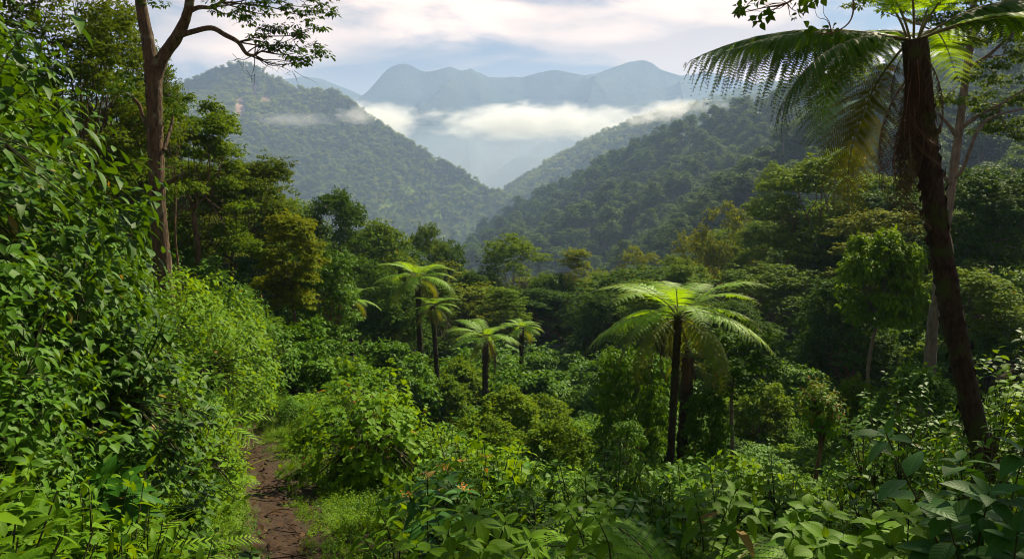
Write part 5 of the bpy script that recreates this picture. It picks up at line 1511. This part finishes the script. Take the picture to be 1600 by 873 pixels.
m2 = N.new('ShaderNodeMapRange'); m2.inputs['From Min'].default_value = 0.40; m2.inputs['From Max'].default_value = 0.62; L.new(n2.outputs['Fac'], m2.inputs['Value']); h2 = N.new('ShaderNodeMapRange'); h2.inputs['From Min'].default_value = 0.24; h2.inputs['From Max'].default_value = 0.10; h2.inputs['To Max'].default_value = 0.6; L.new(sx.outputs['Z'], h2.inputs['Value']); mm = N.new('ShaderNodeMath'); mm.operation = 'MAXIMUM'; L.new(m2.outputs[0], mm.inputs[0]); L.new(h2.outputs[0], mm.inputs[1]); L.new(mm.outputs[0], cc.inputs['Factor'])
mx = N.new('ShaderNodeMix'); mx.data_type = 'RGBA'; zf = N.new('ShaderNodeMapRange'); zf.inputs['From Min'].default_value = 0.55; zf.inputs['From Max'].default_value = 0.32; L.new(sx.outputs['Z'], zf.inputs['Value'])
hz = N.new('ShaderNodeMapRange'); hz.inputs['From Min'].default_value = 0.20; hz.inputs['From Max'].default_value = 0.10; hz.inputs['To Max'].default_value = 0.5; L.new(sx.outputs['Z'], hz.inputs['Value'])
mh = N.new('ShaderNodeMath'); mh.operation = 'MAXIMUM'; L.new(mr.outputs[0], mh.inputs[0]); L.new(hz.outputs[0], mh.inputs[1])
ml = N.new('ShaderNodeMath'); ml.operation = 'MULTIPLY'; L.new(mh.outputs[0], ml.inputs[0]); L.new(zf.outputs[0], ml.inputs[1]); L.new(ml.outputs[0], mx.inputs['Factor'])
sk = N.new('ShaderNodeMix'); sk.data_type = 'RGBA'; sk.blend_type = 'MULTIPLY'; sk.inputs['Factor'].default_value = 1; sk.inputs['B'].default_value = (.20, .29, .42, 1); L.new(sky.outputs[0], sk.inputs['A']); L.new(sk.outputs['Result'], mx.inputs['A']); L.new(cc.outputs['Result'], mx.inputs['B'])
L.new(mx.outputs['Result'], bg.inputs['Color']); L.new(bg.outputs[0], out.inputs['Surface'])
w.cycles.sampling_method = 'MANUAL'; w.cycles.sample_map_resolution = 512

sd = bpy.data.lights.new('sun', 'SUN'); sd.energy = 5.0; sd.angle = R(0.6); sd.color = (1.0, 0.87, 0.62)
sun = bpy.data.objects.new('sun', sd); COL.objects.link(sun)
az, el = R(SUN_AZ), R(SUN_EL)
dirv = Vector((math.sin(az) * math.cos(el), math.cos(az) * math.cos(el), math.sin(el)))
sun.rotation_euler = dirv.to_track_quat('Z', 'Y').to_euler()
sun.location = (20, 10, 40)

# ------------------------------------------------------------------ render settings
scene.render.engine = 'CYCLES'
cy = scene.cycles
cy.max_bounces = 6; cy.diffuse_bounces = 3; cy.glossy_bounces = 2; cy.transmission_bounces = 3; cy.transparent_max_bounces = 4; cy.volume_bounces = 2
cy.caustics_reflective = False; cy.caustics_refractive = False
cy.use_denoising = True
cy.pixel_filter_type = 'BLACKMAN_HARRIS'; cy.filter_width = 1.05
cy.use_adaptive_sampling = False
cy.sample_clamp_indirect = 4
scene.view_settings.view_transform = 'Standard'; scene.view_settings.look = 'None'
scene.view_settings.exposure = 1.28; scene.view_settings.gamma = 1.0; scene.view_settings.use_curve_mapping = False
